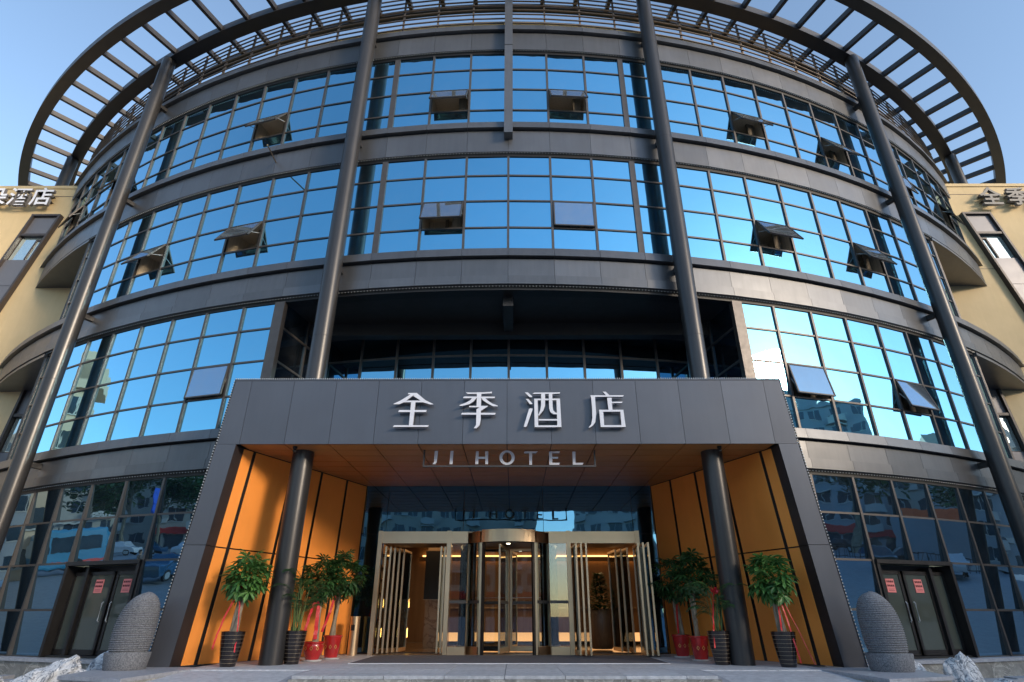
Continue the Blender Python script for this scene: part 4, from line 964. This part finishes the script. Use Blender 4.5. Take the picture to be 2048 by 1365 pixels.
def frond_mesh(seed, L=.75):
    r = random.Random(seed); m = MB(); P = []
    for i in range(9):
        u = i / 8; P.append(Vector((L * u * (.75 if u < .5 else .75), 0, L * (.62 * u - .62 * u ** 2.4))))
    m.tube(P, [.005 * (1 - .8 * i / 8) for i in range(9)], 3, False)
    for i in range(2, 26):
        u = i / 26; q = u * 8; k = min(7, int(q)); p = P[k].lerp(P[k + 1], q - k); ll = .17 * math.sin(PI * (.12 + .85 * u)) + .04
        for s in (-1, 1):
            d = Vector((.6, s * .9, -.25 + r.uniform(-.15, .1))).normalized() * ll; w = Vector((.007, 0, .004))
            m.add([p - w * .4, p + d * .5 - w, p + d, p + d * .5 + w, ], [(0, 1, 2, 3)])
    return m.mesh('frond', 'leaf_d')
FM = [frond_mesh(20 + i, .70 + .06 * i) for i in range(4)]
def palm(lab, loc, seed, n=22, ht=2.1, tails=()):
    r = random.Random(seed); t = thing('potted_palm', lab, 'potted palm', loc); zt = add_pot(t, 'black')
    for k in range(n):
        a = r.uniform(0, 2 * PI); h = r.uniform(.25, .85) * (ht - 1.0); p0 = Vector((r.uniform(-.08, .08), r.uniform(-.08, .08), zt)); top = p0 + Vector((math.cos(a) * .14 * h, math.sin(a) * .14 * h, h + .05))
        m = MB(); m.tube([p0, p0.lerp(top, .5) + Vector((0, 0, .01)), top], [.009, .007, .005], 5); m.obj('stem', 'stemg', t)
        o = place('frond', FM[r.randrange(4)], t, top); s = r.uniform(.7, 1.05); o.scale = (s, s, s); o.rotation_euler = (r.uniform(-.2, .2), r.uniform(-.55, .05), a)
    if tails: ribbon(t, 1.35, seed, tails)
    return t
money_tree('bushy money tree in a black ringed pot against the left orange wall', (-5.33, 12.62, 0), 'black', 1.98, .36, 3, 'leaf', 140, 1.56,
           tails=[([(.10, -.12, .85), (.14, -.14, .45), (.17, -.2, .25)], .022), ([(-.17, -.16, .85), (-.24, -.2, .48), (-.26, -.2, .30)], .03)], twist=1.2, lean=(.06, 0), fl=.95)
palm('feathery palm in a black ringed pot right of the left pillar', (-4.33, 13.25, 0), 11, 24, 2.25)
money_tree('money tree wrapped in broad red ribbon in the squat round red pot', (-4.2, 14.15, 0), 'round', 2.1, .40, 5, 'leaf_d', 150, 1.62,
           tails=[([(-.15, -.12, .85), (-.22, -.18, .35)], .06), ([(.04, -.13, .85), (.05, -.13, .42)], .08)], twist=1.0)
money_tree('money tree in the tapered red pot with gold motif next to the gold bin', (-4.0, 14.85, 0), 'taper', 2.2, .46, 8, 'leaf_d', 150, 1.72,
           tails=[([(-.10, -.14, .95), (-.22, -.16, .55)], .06)], lean=(.05, 0))
money_tree('money tree with red bow in a tapered red pot by the right side glass', (4.12, 15.45, 0), 'taper', 2.2, .44, 12, 'leaf_d', 110, 1.66,
           tails=[([(-.06, -.12, .9), (-.08, -.14, .5)], .05)], lean=(-.05, 0))
money_tree('money tree with bare twin trunk in the squat red pot, right side', (4.22, 14.3, 0), 'taper', 2.15, .42, 14, 'leaf_d', 150, 1.70, tails=(), lean=(-.04, 0))
palm('feathery palm with a red ribbon in a black ringed pot left of the right pillar', (4.30, 13.15, 0), 17, 20, 2.0, tails=[([(-.1, -.12, .85), (-.16, -.16, .3)], .035)])
money_tree('money tree with long trailing ribbons in a black pot by the right orange wall', (5.36, 12.55, 0), 'black', 1.95, .35, 19, 'leaf', 140, 1.55,
           tails=[([(.08, -.16, .7), (.14, -.24, .08)], .035), ([(.22, -.1, .75), (.42, -.2, .05)], .02), ([(-.05, -.12, .9), (-.06, -.12, .62)], .04)], twist=1.2, lean=(-.06, 0))

# ================================================================ ribbed stone sculptures and rocks
def sculpture(lab, x, y, lx):
    t = thing('stone_sculpture', lab, 'sculpture', (x, y, .006))
    m = MB(); m.lathe([(0, 0), (.33, 0), (.34, .02), (.375, .26), (.37, .275), (.32, .275), (.32, .24), (0, .24)], 36); m.obj('bowl', 'granite', t, smooth=True)
    prof = []
    n = 150
    for i in range(n + 1):
        u = i / n; z = .20 + 1.07 * u
        r_ = .335 * (max(0.0, 1 - max(0, (u - .36) / .64) ** 2.7) ** .5) if u > .36 else .335 * (.86 + .14 * math.sin(PI * .5 * u / .36))
        prof.append((max(0, r_ + .0085 * math.cos(u * 30 * 2 * PI) * (1 - u ** 8)), z))
    def f(r_, z, a):
        u = (z - .2) / 1.07
        return r_ * (1 + .03 * math.sin(2 * a + 1)), z + .012 * math.sin(a + 2) * u, lx * u * u, 0
    m = MB(); m.lathe(prof, 40, 0, 0, f); m.obj('ribbed_stone', 'granite', t, smooth=True)
sculpture('ribbed grey egg shaped stone in a bowl left of the entrance portal', -6.84, 11.85, .09)
sculpture('ribbed grey egg shaped stone in a bowl right of the entrance portal', 6.76, 11.6, -.09)
def rock(lab, x, y, z, sx, sy, sz, seed, lean=(0, 0)):
    bm = bmesh.new(); bmesh.ops.create_icosphere(bm, subdivisions=4, radius=1)
    for v in bm.verts:
        p = v.co.copy(); sd_ = Vector((seed * 3.1, seed, 0))
        d = 1 + .30 * noise.noise(p * 1.3 + sd_) + .12 * noise.noise(p * 3.5 + sd_) + .05 * noise.noise(p * 9 + sd_)
        q = p * d; q = Vector((round(q.x * 3.2) / 3.2 * .35 + q.x * .65, q.y, q.z))
        h = max(0, q.z); v.co = Vector((q.x * sx + lean[0] * h, q.y * sy + lean[1] * h, q.z * sz))
    me = bpy.data.meshes.new('rock'); bm.to_mesh(me); bm.free(); me.materials.append(M['rock'])
    place('rock', me, None, (x, y, z), label=lab, cat='rock')
rock('pointed white marbled rock leaning behind the left sculpture', -7.55, 12.35, -.30, .34, .24, .80, 1, (.34, 0))
rock('rough white marbled rock with a peak left of the left ledge', -8.25, 11.6, -.45, .62, .42, .66, 2, (.55, 0))
rock('low white marbled rock at the bottom left corner', -8.9, 10.9, -.5, .55, .5, .38, 3)
rock('upright pale rock at the far left edge below the shopfront', -9.55, 12.3, -.45, .3, .3, .36, 4)
rock('white marbled rock behind the right sculpture', 7.45, 12.2, -.30, .34, .26, .72, 5, (-.3, 0))
rock('tall blue veined white rock right of the right ledge', 8.0, 11.6, -.5, .30, .30, .78, 6, (-.1, 0))
rock('low white rock at the foot of the tall veined rock', 8.0, 10.7, -.5, .50, .4, .42, 7)
rock('small pale rock in the gravel by the right pillar', 9.6, 11.6, -.5, .5, .35, .28, 8)

# ================================================================ the street behind the camera, seen in the glass
M['conc'] = mat('conc', (0.42, 0.36, 0.30), 0.8, 0, 0.1, .3, 0.2, 8)
M['conc2'] = mat('conc2', (0.50, 0.46, 0.42), 0.8, 0, 0.1, .3, 0.2, 8)
M['conc3'] = mat('conc3', (0.30, 0.31, 0.33), 0.8, 0, 0.1, .3, 0.2, 8)
M['tan'] = mat('tan', (0.62, 0.46, 0.33), 0.8, 0, 0.06, .3)
M['win'] = mat('win', (0.03, 0.05, 0.07), 0.12, 0, 0.3, .5)
M['car_black'] = mat('car_black', (0.012, 0.013, 0.018), 0.2, 0.3, 0.05, 1, coat=.8)
M['car_blue'] = mat('car_blue', (0.02, 0.10, 0.20), 0.2, 0.3, 0.05, 1, coat=.8)
M['car_white'] = mat('car_white', (0.62, 0.63, 0.65), 0.25, 0, 0.03, 1, coat=.8)
M['bus'] = mat('bus', (0.02, 0.19, 0.33), 0.3, 0, 0.04, 1, coat=.4)
M['rubber'] = mat('rubber', (0.015, 0.015, 0.015), 0.8)
M['signblue'] = mat('signblue', (0.01, 0.09, 0.55), 0.4)
M['red'] = mat('red', (0.60, 0.04, 0.03), 0.5)
M['orangesign'] = mat('orangesign', (0.85, 0.14, 0.03), 0.5)
M['skin'] = mat('skin', (0.45, 0.27, 0.19), 0.6)
M['cloth_d'] = mat('cloth_d', (0.03, 0.03, 0.04), 0.85, 0, .2, 14)
M['cloth_p'] = mat('cloth_p', (0.14, 0.10, 0.09), 0.85, 0, .75, 16)
M['hair'] = mat('hair', (0.015, 0.012, 0.01), 0.6)
def block(lab, cx, cy, w, d, h, wall, floors, cols, cat='building', shop=None, balcony=True, roofbox=True):
    """building whose front looks at the hotel"""
    ang = math.atan2(0 - cx, 25 - cy)            # direction to the hotel
    t = thing('street_building', lab, cat, (cx, cy, .8), -ang + PI)
    # local -Y faces the hotel
    m = MB(); m.box(-w / 2, w / 2, 0, d, 0, h); m.obj('wall', wall, t)
    m = MB(); m.box(-w / 2 - .3, w / 2 + .3, -.3, d + .3, h, h + .7)
    if roofbox:
        for k in range(3): x = -w * .35 + k * w * .33; m.box(x - 2, x + 2, 2, 6, h + .7, h + 2.5 + k * .8)
    m.obj('roof', wall, t)
    fh = h / floors; cw = w / cols; g = MB(); fr = MB()
    for f in range(1 if shop else 0, floors):
        for c in range(cols):
            x = -w / 2 + (c + .5) * cw; z = f * fh + fh * .32
            ww = cw * (.30 if (c + f) % 3 else .36)
            g.box(x - ww, x + ww, -.03, .02, z, z + fh * .5); fr.box(x - ww - .08, x + ww + .08, -.10, .0, z - .12, z - .02)
            if (c * 7 + f * 3) % 4 == 0: fr.box(x + ww + .1, x + ww + .9, -.5, 0, z - .1, z + .5)
            if (c * 5 + f) % 6 == 2: fr.box(x - ww - .2, x + ww + .2, -.8, 0, z + fh * .52, z + fh * .58)
            fr.box(x - .04, x + .04, -.05, -.031, z, z + fh * .5)
            if balcony and c % 3 == 1: fr.box(x - cw * .42, x + cw * .42, -1.1, .0, f * fh - .1, f * fh + .05); fr.box(x - cw * .42, x + cw * .42, -1.1, -1.0, f * fh + .05, f * fh + 1.0)
    g.obj('window', 'win', t, kind='stuff', fix=False); fr.obj('balcony', 'conc2', t, kind='stuff', fix=False)
    if shop:
        m = MB(); m.box(-w / 2, w / 2, -.5, 0, fh * .75, fh * 1.05); m.obj('shop_fascia', shop, t)
        m = MB()
        for c in range(cols): x = -w / 2 + (c + .5) * cw; m.box(x - cw * .42, x + cw * .42, -.04, .02, .1, fh * .7)
        m.obj('shopfront', 'win', t, kind='stuff', fix=False)
    return t
def at(az, dist, x0=0, y0=14): return x0 + dist * math.sin(R(az)), y0 - dist * math.cos(R(az))
for lab, az, dist, w, d, h, wall, fl, co, shop in (
    ('stepped grey apartment block reflected in the right second storey glass', 61.5, 104, 36, 14, 34.5, 'conc3', 11, 12, 'red'),
    ('taller grey apartment block left of the stepped one across the street', 39, 100, 36, 14, 29.0, 'conc3', 12, 12, 'orangesign'),
    ('lower apartment block with many balconies on the far right', 79, 104, 30, 14, 25, 'conc', 8, 9, None),
    ('pale slab tower straight across the street reflected over the canopy', 11.5, 92, 15, 14, 39, 'conc2', 12, 5, None),
    ('high dark block filling the gap between the two apartment blocks', 50, 128, 34, 14, 28, 'conc3', 12, 10, 'red'),
    ('grey block beyond the right end of the plaza', 92, 84, 34, 12, 15, 'conc3', 5, 11, None),
    ('brown block beyond the left end of the plaza', -76, 112, 46, 12, 13, 'conc', 4, 14, None),
    ('dim block at the far left behind the bus', -101, 70, 30, 12, 14, 'conc3', 5, 9, None),
    ('low white office building across the street from the doors', 22, 88, 14, 14, 18, 'conc2', 5, 6, 'red'),
    ('long low building across the street left of centre', -16, 92, 62, 12, 19.5, 'conc', 5, 22, 'red'),
    ('old apartment block with red shop fronts reflected in the left shopfront', -56, 100, 40, 14, 25.5, 'conc', 8, 14, 'red'),
    ('tall sand coloured building at the far left of the street', -92.5, 46, 6, 9, 16, 'tan', 6, 1, None)):
    x, y = at(az, dist); block(lab, x, y, w, d, h, wall, fl, co, shop=shop)
def car(lab, x, y, rot, paint, L=4.6, H=1.5, suv=False, group=None):
    t = thing('parked_car', lab, 'car', (x, y, gz(x, y) + .01), R(rot), group)
    W_ = 1.82; h1 = H * .58
    if suv: prof = [(-.5, .22), (-.5, .52), (-.485, .60), (-.30, .64), (-.20, .97), (-.10, 1.0), (.34, 1.0), (.46, .66), (.495, .60), (.5, .22)]
    else: prof = [(-.5, .22), (-.5, .45), (-.47, .55), (-.26, .62), (-.12, .96), (-.03, 1.0), (.18, 1.0), (.34, .66), (.48, .60), (.5, .45), (.5, .22)]
    P = [(a * L, b * H) for a, b in prof]
    m = MB(); n = len(P); vs = []
    for y_, k in ((-W_ / 2, 1), (-W_ / 2 + .0, 1), (W_ / 2, 1)):
        pass
    def ring(yy, inset): return [(px_, yy if pz < h1 * 1.15 else yy * (1 - inset), pz) for px_, pz in P]
    a_, b_ = ring(-W_ / 2, .22), ring(W_ / 2, .22)
    m.add(a_ + b_, [tuple(range(n)), tuple(range(2 * n - 1, n - 1, -1))] + [(i + n, (i + 1) % n + n, (i + 1) % n, i) for i in range(n)])
    o = m.obj('body', paint, t, smooth=False)
    bv = o.modifiers.new('b', 'BEVEL'); bv.width = .05; bv.segments = 2
    g = MB()
    xs = (-.18, .34) if suv else (-.13, .24)
    for s in (-1, 1):
        yb = s * (W_ / 2 * .985); yt = s * (W_ / 2 * .80)
        for u0, u1 in ((xs[0], sum(xs) / 2 - .01), (sum(xs) / 2 + .01, xs[1])):
            g.hexa([(u0 * L - .1, yb * .93, h1 * 1.17), (u1 * L + .08, yb * .93, h1 * 1.17), (u1 * L + .08, yb * .90, h1 * 1.17), (u0 * L - .1, yb * .90, h1 * 1.17)],
                   [(u0 * L + .1, yt * 1.0, H * .93), (u1 * L, yt * 1.0, H * .93), (u1 * L, yt * .95, H * .93), (u0 * L + .1, yt * .95, H * .93)])
    g.obj('side_window', 'win', t)
    for sx in (-.31, .31):
        for s in (-1, 1):
            m = MB(); ring_ = []
            r_ = .34 if not suv else .39
            m.tube([(sx * L, s * (W_ / 2 - .20), r_), (sx * L, s * (W_ / 2 + .01), r_)], r_, 20); wh = m.obj('wheel', 'rubber', t)
            m = MB(); m.tube([(sx * L, s * (W_ / 2 + .005), r_), (sx * L, s * (W_ / 2 + .02), r_)], r_ * .62, 10); m.obj('rim', 'led', wh)
    m = MB()
    for s in (-1, 1): m.box(-L / 2 - .01, -L / 2 + .1, s * .62 - .16, s * .62 + .16, .30 * H + .1, .38 * H + .12)
    m.obj('headlight', 'led', t)
    return t
car('black SUV reflected in the upper right shopfront panes', 37, 1.5, 118, 'car_black', 4.8, 1.75, True)
car('dark blue hatchback reflected at the left shopfront beside the portal', -31, 1.4, 60, 'car_blue', 4.4, 1.55)
car('white sedan reflected in the right shopfront next to the tall pillar', 42, 10.5, 170, 'car_white', 4.6, 1.5)
rc = random.Random(2)
for k in range(7):
    az = 46 + k * 5.5; x, y = at(az, 74)
    car(['silver white car parked farthest left in the row across the street', 'black car second in the row across the street', 'white car third in the row across the street', 'dark car fourth in the row across the street', 'white car fifth in the row across the street', 'blue car sixth in the row across the street', 'white car at the right end of the row across the street'][k],
        x, y, rc.uniform(80, 130), ['car_white', 'car_black', 'car_white', 'car_black', 'car_white', 'car_blue', 'car_white'][k], group='cars parked across the street')
for k in range(4):
    az = -55 - k * 6; x, y = at(az, 66)
    car(['white car reflected above the dark blue hatchback', 'black car on the road left of the white one', 'blue taxi like car on the road by the trees', 'white car near the blue bus'][k], x, y, -40, ['car_white', 'car_black', 'car_blue', 'car_white'][k])
for k, (az, d_, rot, col_, lab) in enumerate(((58, 44, 20, 'car_white', 'white hatchback behind the black SUV near the railing'), (68, 52, 100, 'car_blue', 'dark blue car beyond the low railing'),
        (75, 42, 60, 'car_black', 'black sedan between the white sedan and the railing'), (84, 55, 10, 'car_white', 'white car close to the orange shop sign'), (-70, 50, 15, 'car_black', 'black sedan in front of the two blue road signs'),
        (-63, 56, 70, 'car_white', 'white hatchback before the red shop fronts'), (-84, 58, 40, 'car_blue', 'blue car behind the city bus'), (-50, 44, -30, 'car_black', 'black car nearest the left leg of the portal'),
        (14, 58, 90, 'car_white', 'white car before the pale slab tower'), (-10, 60, 90, 'car_black', 'black car before the long low building'), (2, 66, 90, 'car_blue', 'blue car straight across from the revolving door'))):
    x, y = at(az, d_); car(lab, x, y, rot, col_, group='cars in the forecourt and street')
b = thing('city_bus', 'blue bus reflected in the left shopfront', 'bus', (-45.5, 10.5, gz(-45, 10)), R(80))
m = MB(); m.box(-5, 5, -1.25, 1.25, .35, 3.1); o = m.obj('body', 'bus', b); bv = o.modifiers.new('b', 'BEVEL'); bv.width = .15; bv.segments = 2
m = MB(); m.box(-5.02, -4.9, -1.05, 1.05, 1.6, 2.7); m.box(4.9, 5.02, -1.05, 1.05, 1.6, 2.7)
m.obj('end_window', 'conc2', b)
for k in range(6):
    m = MB(); x = -4.5 + k * 1.55; m.box(x, x + 1.4, -1.27, 1.27, 1.6, 2.6); m.obj('side_window', 'win', b)
for sx in (-3.2, 3.0):
    for s in (-1, 1): m = MB(); m.tube([(sx, s * .95, .5), (sx, s * 1.27, .5)], .5, 18); m.obj('wheel', 'rubber', b)
m = MB(); m.box(-5.03, 5.03, -1.26, 1.26, .75, .9); m.obj('red_stripe', 'red', b)
for az, dist, lab, z in ((-73, 40, 'blue road sign with a straight ahead arrow on a grey pole', 4.1), (-66, 40, 'blue road sign with a small arrow nearer the portal', 4.7)):
    x, y = at(az, dist, -9, 14.8); t = thing('road_sign', lab, 'road sign', (x, y, gz(x, y)), R(-az - 0) + PI)
    m = MB(); m.tube([(1.5, .2, 0), (1.5, .2, z + 1.2)], .09, 8); m.obj('pole', 'mull', t)
    m = MB(); m.box(-1.1, 1.1, -.03, .03, z - .9, z + 1.1); m.box(-1.1, 1.6, .04, .1, z + .0, z + .1); m.obj('board', 'signblue', t)
    m = MB(); m.slab_xz([(-.06, z - .6), (.06, z - .6), (.06, z + .4), (.25, z + .4), (0, z + .8), (-.25, z + .4), (-.06, z + .4)], .031, .04); m.slab_xz([(-.06, z - .6), (.06, z - .6), (.06, z + .4), (.25, z + .4), (0, z + .8), (-.25, z + .4), (-.06, z + .4)], -.04, -.031); m.obj('arrow', 'sign_white', t)
x, y = at(81, 60); t = thing('shop_sign', 'bright orange shop sign on a low shed reflected at the right edge', 'shop', (x, y, .8), R(-80) + PI)
m = MB(); m.box(-7, 7, 0, 6, 0, 4); m.obj('wall', 'conc3', t); m = MB(); m.box(-5, 5, -.3, -.05, 3, 5.2); m.box(4.2, 5.2, -.3, -.05, 0, 3); m.obj('orange_panel', 'orangesign', t); m = MB(); m.box(-5, 3, -.1, .02, .3, 2.6); m.obj('shop_window', 'signblue', t)
# street trees
def tree_meshes(seed):
    r = random.Random(seed); m = MB(); tips = []
    m.tube([(0, 0, 0), (.05, 0, 1.5), (.0, .1, 3.2), (.1, 0, 5)], [.22, .17, .13, .05], 8)
    for k in range(7):
        a = r.uniform(0, 2 * PI); z = r.uniform(2.2, 4.2); e = Vector((math.cos(a) * 1.8, math.sin(a) * 1.8, z + 1.6)); m.tube([(0, 0, z), tuple(Vector((0, 0, z)).lerp(e, .5) + Vector((0, 0, .2))), tuple(e)], [.08, .05, .02], 5); tips.append(e)
    tm = m.mesh('trunk', M['bark']); c = MB()
    tips.append(Vector((0, 0, 5.6)))
    for e in tips:
        for _ in range(230):
            v = Vector((r.gauss(0, 1), r.gauss(0, 1), r.gauss(0, .75))).normalized() * r.uniform(.5, 1.35); p = e + v
            d = Vector((r.uniform(-1, 1), r.uniform(-1, 1), r.uniform(-.6, .3))).normalized() * .22; s_ = d.cross(Vector((r.uniform(-1, 1), r.uniform(-1, 1), 1))).normalized() * .09
            c.add([p, p + d + s_, p + d * 1.8, p + d - s_], [(0, 1, 2, 3)])
    return tm, c.mesh('crown', M['leaf_d'])
TM = [tree_meshes(40), tree_meshes(41)]
labs = ['tree', 'dense']
tpos = [(-65, 86), (-68.5, 80), (-72, 84), (-75.5, 78), (-79, 86), (-82, 80), (-61, 82), (30, 60), (52, 64), (-30, 62), (64, 70), (73, 66), (86, 72), (-90, 70)]
tl = ['dark street tree behind the near blue road sign', 'dark street tree second from the red shops', 'dark street tree between the two blue road signs', 'dark street tree behind the far blue road sign', 'dark street tree beside the blue bus', 'dark street tree at the far left behind the bus',
      'dark street tree in front of the red shop fronts', 'street tree before the office building right of centre', 'single dark street tree in front of the grey apartment block', 'street tree before the long low building', 'dark street tree left of the orange shop sign', 'dark street tree over the parked row, third from the right', 'dark street tree at the far right of the street', 'dark street tree beside the sand coloured building']
for i, (az, d_) in enumerate(tpos):
    x, y = at(az, d_); t = thing('street_tree', tl[i], 'tree', (x, y, .8), i * 1.3, 'trees along the street'); s = 1.55 + .2 * (i % 3); t.scale = (s, s, s)
    place('trunk', TM[i % 2][0], t); place('crown', TM[i % 2][1], t, kind='stuff')
# railing by the far parking
rl_ = thing('street_railing', 'low dark railing along the pavement behind the black SUV', 'railing', (0, 0, .8))
m = MB(); pts = [at(a, 48) for a in range(50, 90, 2)]
for (xa, ya), (xb, yb) in zip(pts[:-1], pts[1:]):
    m.tube([(xa, ya, 1.0), (xb, yb, 1.0)], .03, 4); m.tube([(xa, ya, .2), (xb, yb, .2)], .03, 4)
m.obj('rail', 'dkmetal', rl_)
m = MB()
for (xa, ya), (xb, yb) in zip(pts[:-1], pts[1:]):
    for k in range(6): x = xa + (xb - xa) * k / 6; y = ya + (yb - ya) * k / 6; m.box(x - .02, x + .02, y - .02, y + .02, 0, 1.05)
m.obj('baluster', 'dkmetal', rl_, kind='stuff', fix=False)
# pedestrian
def person(lab, x, y, rot):
    t = thing('person', lab, 'person', (x, y, gz(x, y)), R(rot))
    def skin(name, verts, edges, rad, mt):
        me = bpy.data.meshes.new(name); me.from_pydata(verts, edges, []); o = place(name, me, t); me.materials.append(M[mt])
        s = o.modifiers.new('s', 'SKIN'); sv = me.skin_vertices[0].data
        for i, r_ in enumerate(rad): sv[i].radius = r_ if isinstance(r_, tuple) else (r_, r_)
        sv[0].use_root = True; u = o.modifiers.new('u', 'SUBSURF'); u.levels = 2; u.render_levels = 2; return o
    V = [(0, 0, .95), (0, 0, 1.12), (0, 0, 1.30), (0, .0, 1.44), (0, 0, 1.52), (0, -.01, 1.60), (0, -.01, 1.70),
         (.09, 0, .86), (.10, -.02, .48), (.10, .02, .09), (.10, -.12, .04), (-.09, 0, .86), (-.10, .03, .48), (-.10, .10, .09), (-.10, -.03, .04),
         (.17, 0, 1.41), (.23, .02, 1.15), (.22, -.08, .92), (.22, -.11, .82), (-.17, 0, 1.41), (-.23, .02, 1.15), (-.21, -.14, .98), (-.19, -.18, .92)]
    E_ = [(0, 1), (1, 2), (2, 3), (3, 4), (4, 5), (5, 6), (0, 7), (7, 8), (8, 9), (9, 10), (0, 11), (11, 12), (12, 13), (13, 14), (3, 15), (15, 16), (16, 17), (17, 18), (3, 19), (19, 20), (20, 21), (21, 22)]
    rd_ = [(.13, .10), (.12, .09), (.15, .10), (.10, .08), .05, (.075, .09), (.06, .075), .085, .055, .035, .03, .085, .055, .035, .03, .055, .042, .03, .025, .055, .042, .03, .025]
    skin('body', V, E_, rd_, 'skin')
    T = [(0, 0, .98), (0, 0, 1.15), (0, 0, 1.32), (0, 0, 1.43), (.17, 0, 1.41), (.225, .02, 1.2), (-.17, 0, 1.41), (-.225, .02, 1.2)]
    skin('shirt', T, [(0, 1), (1, 2), (2, 3), (3, 4), (4, 5), (3, 6), (6, 7)], [(.155, .12), (.145, .11), (.17, .12), (.10, .09), .07, .058, .07, .058], 'cloth_p')
    T = [(0, 0, .96), (.09, 0, .84), (.10, -.02, .48), (.10, .02, .13), (-.09, 0, .84), (-.10, .03, .48), (-.10, .10, .13)]
    skin('trousers', T, [(0, 1), (1, 2), (2, 3), (0, 4), (4, 5), (5, 6)], [(.145, .115), .10, .07, .055, .10, .07, .055], 'cloth_d')
    bm = bmesh.new(); bmesh.ops.create_icosphere(bm, subdivisions=3, radius=.105)
    for v in bm.verts: v.co = Vector((v.co.x * .92, v.co.y * 1.05 + .015, v.co.z * 1.05 + 1.69)) if not (v.co.y < -.03 and v.co.z < .05) else Vector((v.co.x * .7, v.co.y * .5, v.co.z * .7 + 1.69))
    me = bpy.data.meshes.new('hair'); bm.to_mesh(me); bm.free(); me.materials.append(M['hair']); place('hair', me, t)
person('person in a patterned shirt and dark trousers reflected in the left shopfront', -33, 4.7, 60)
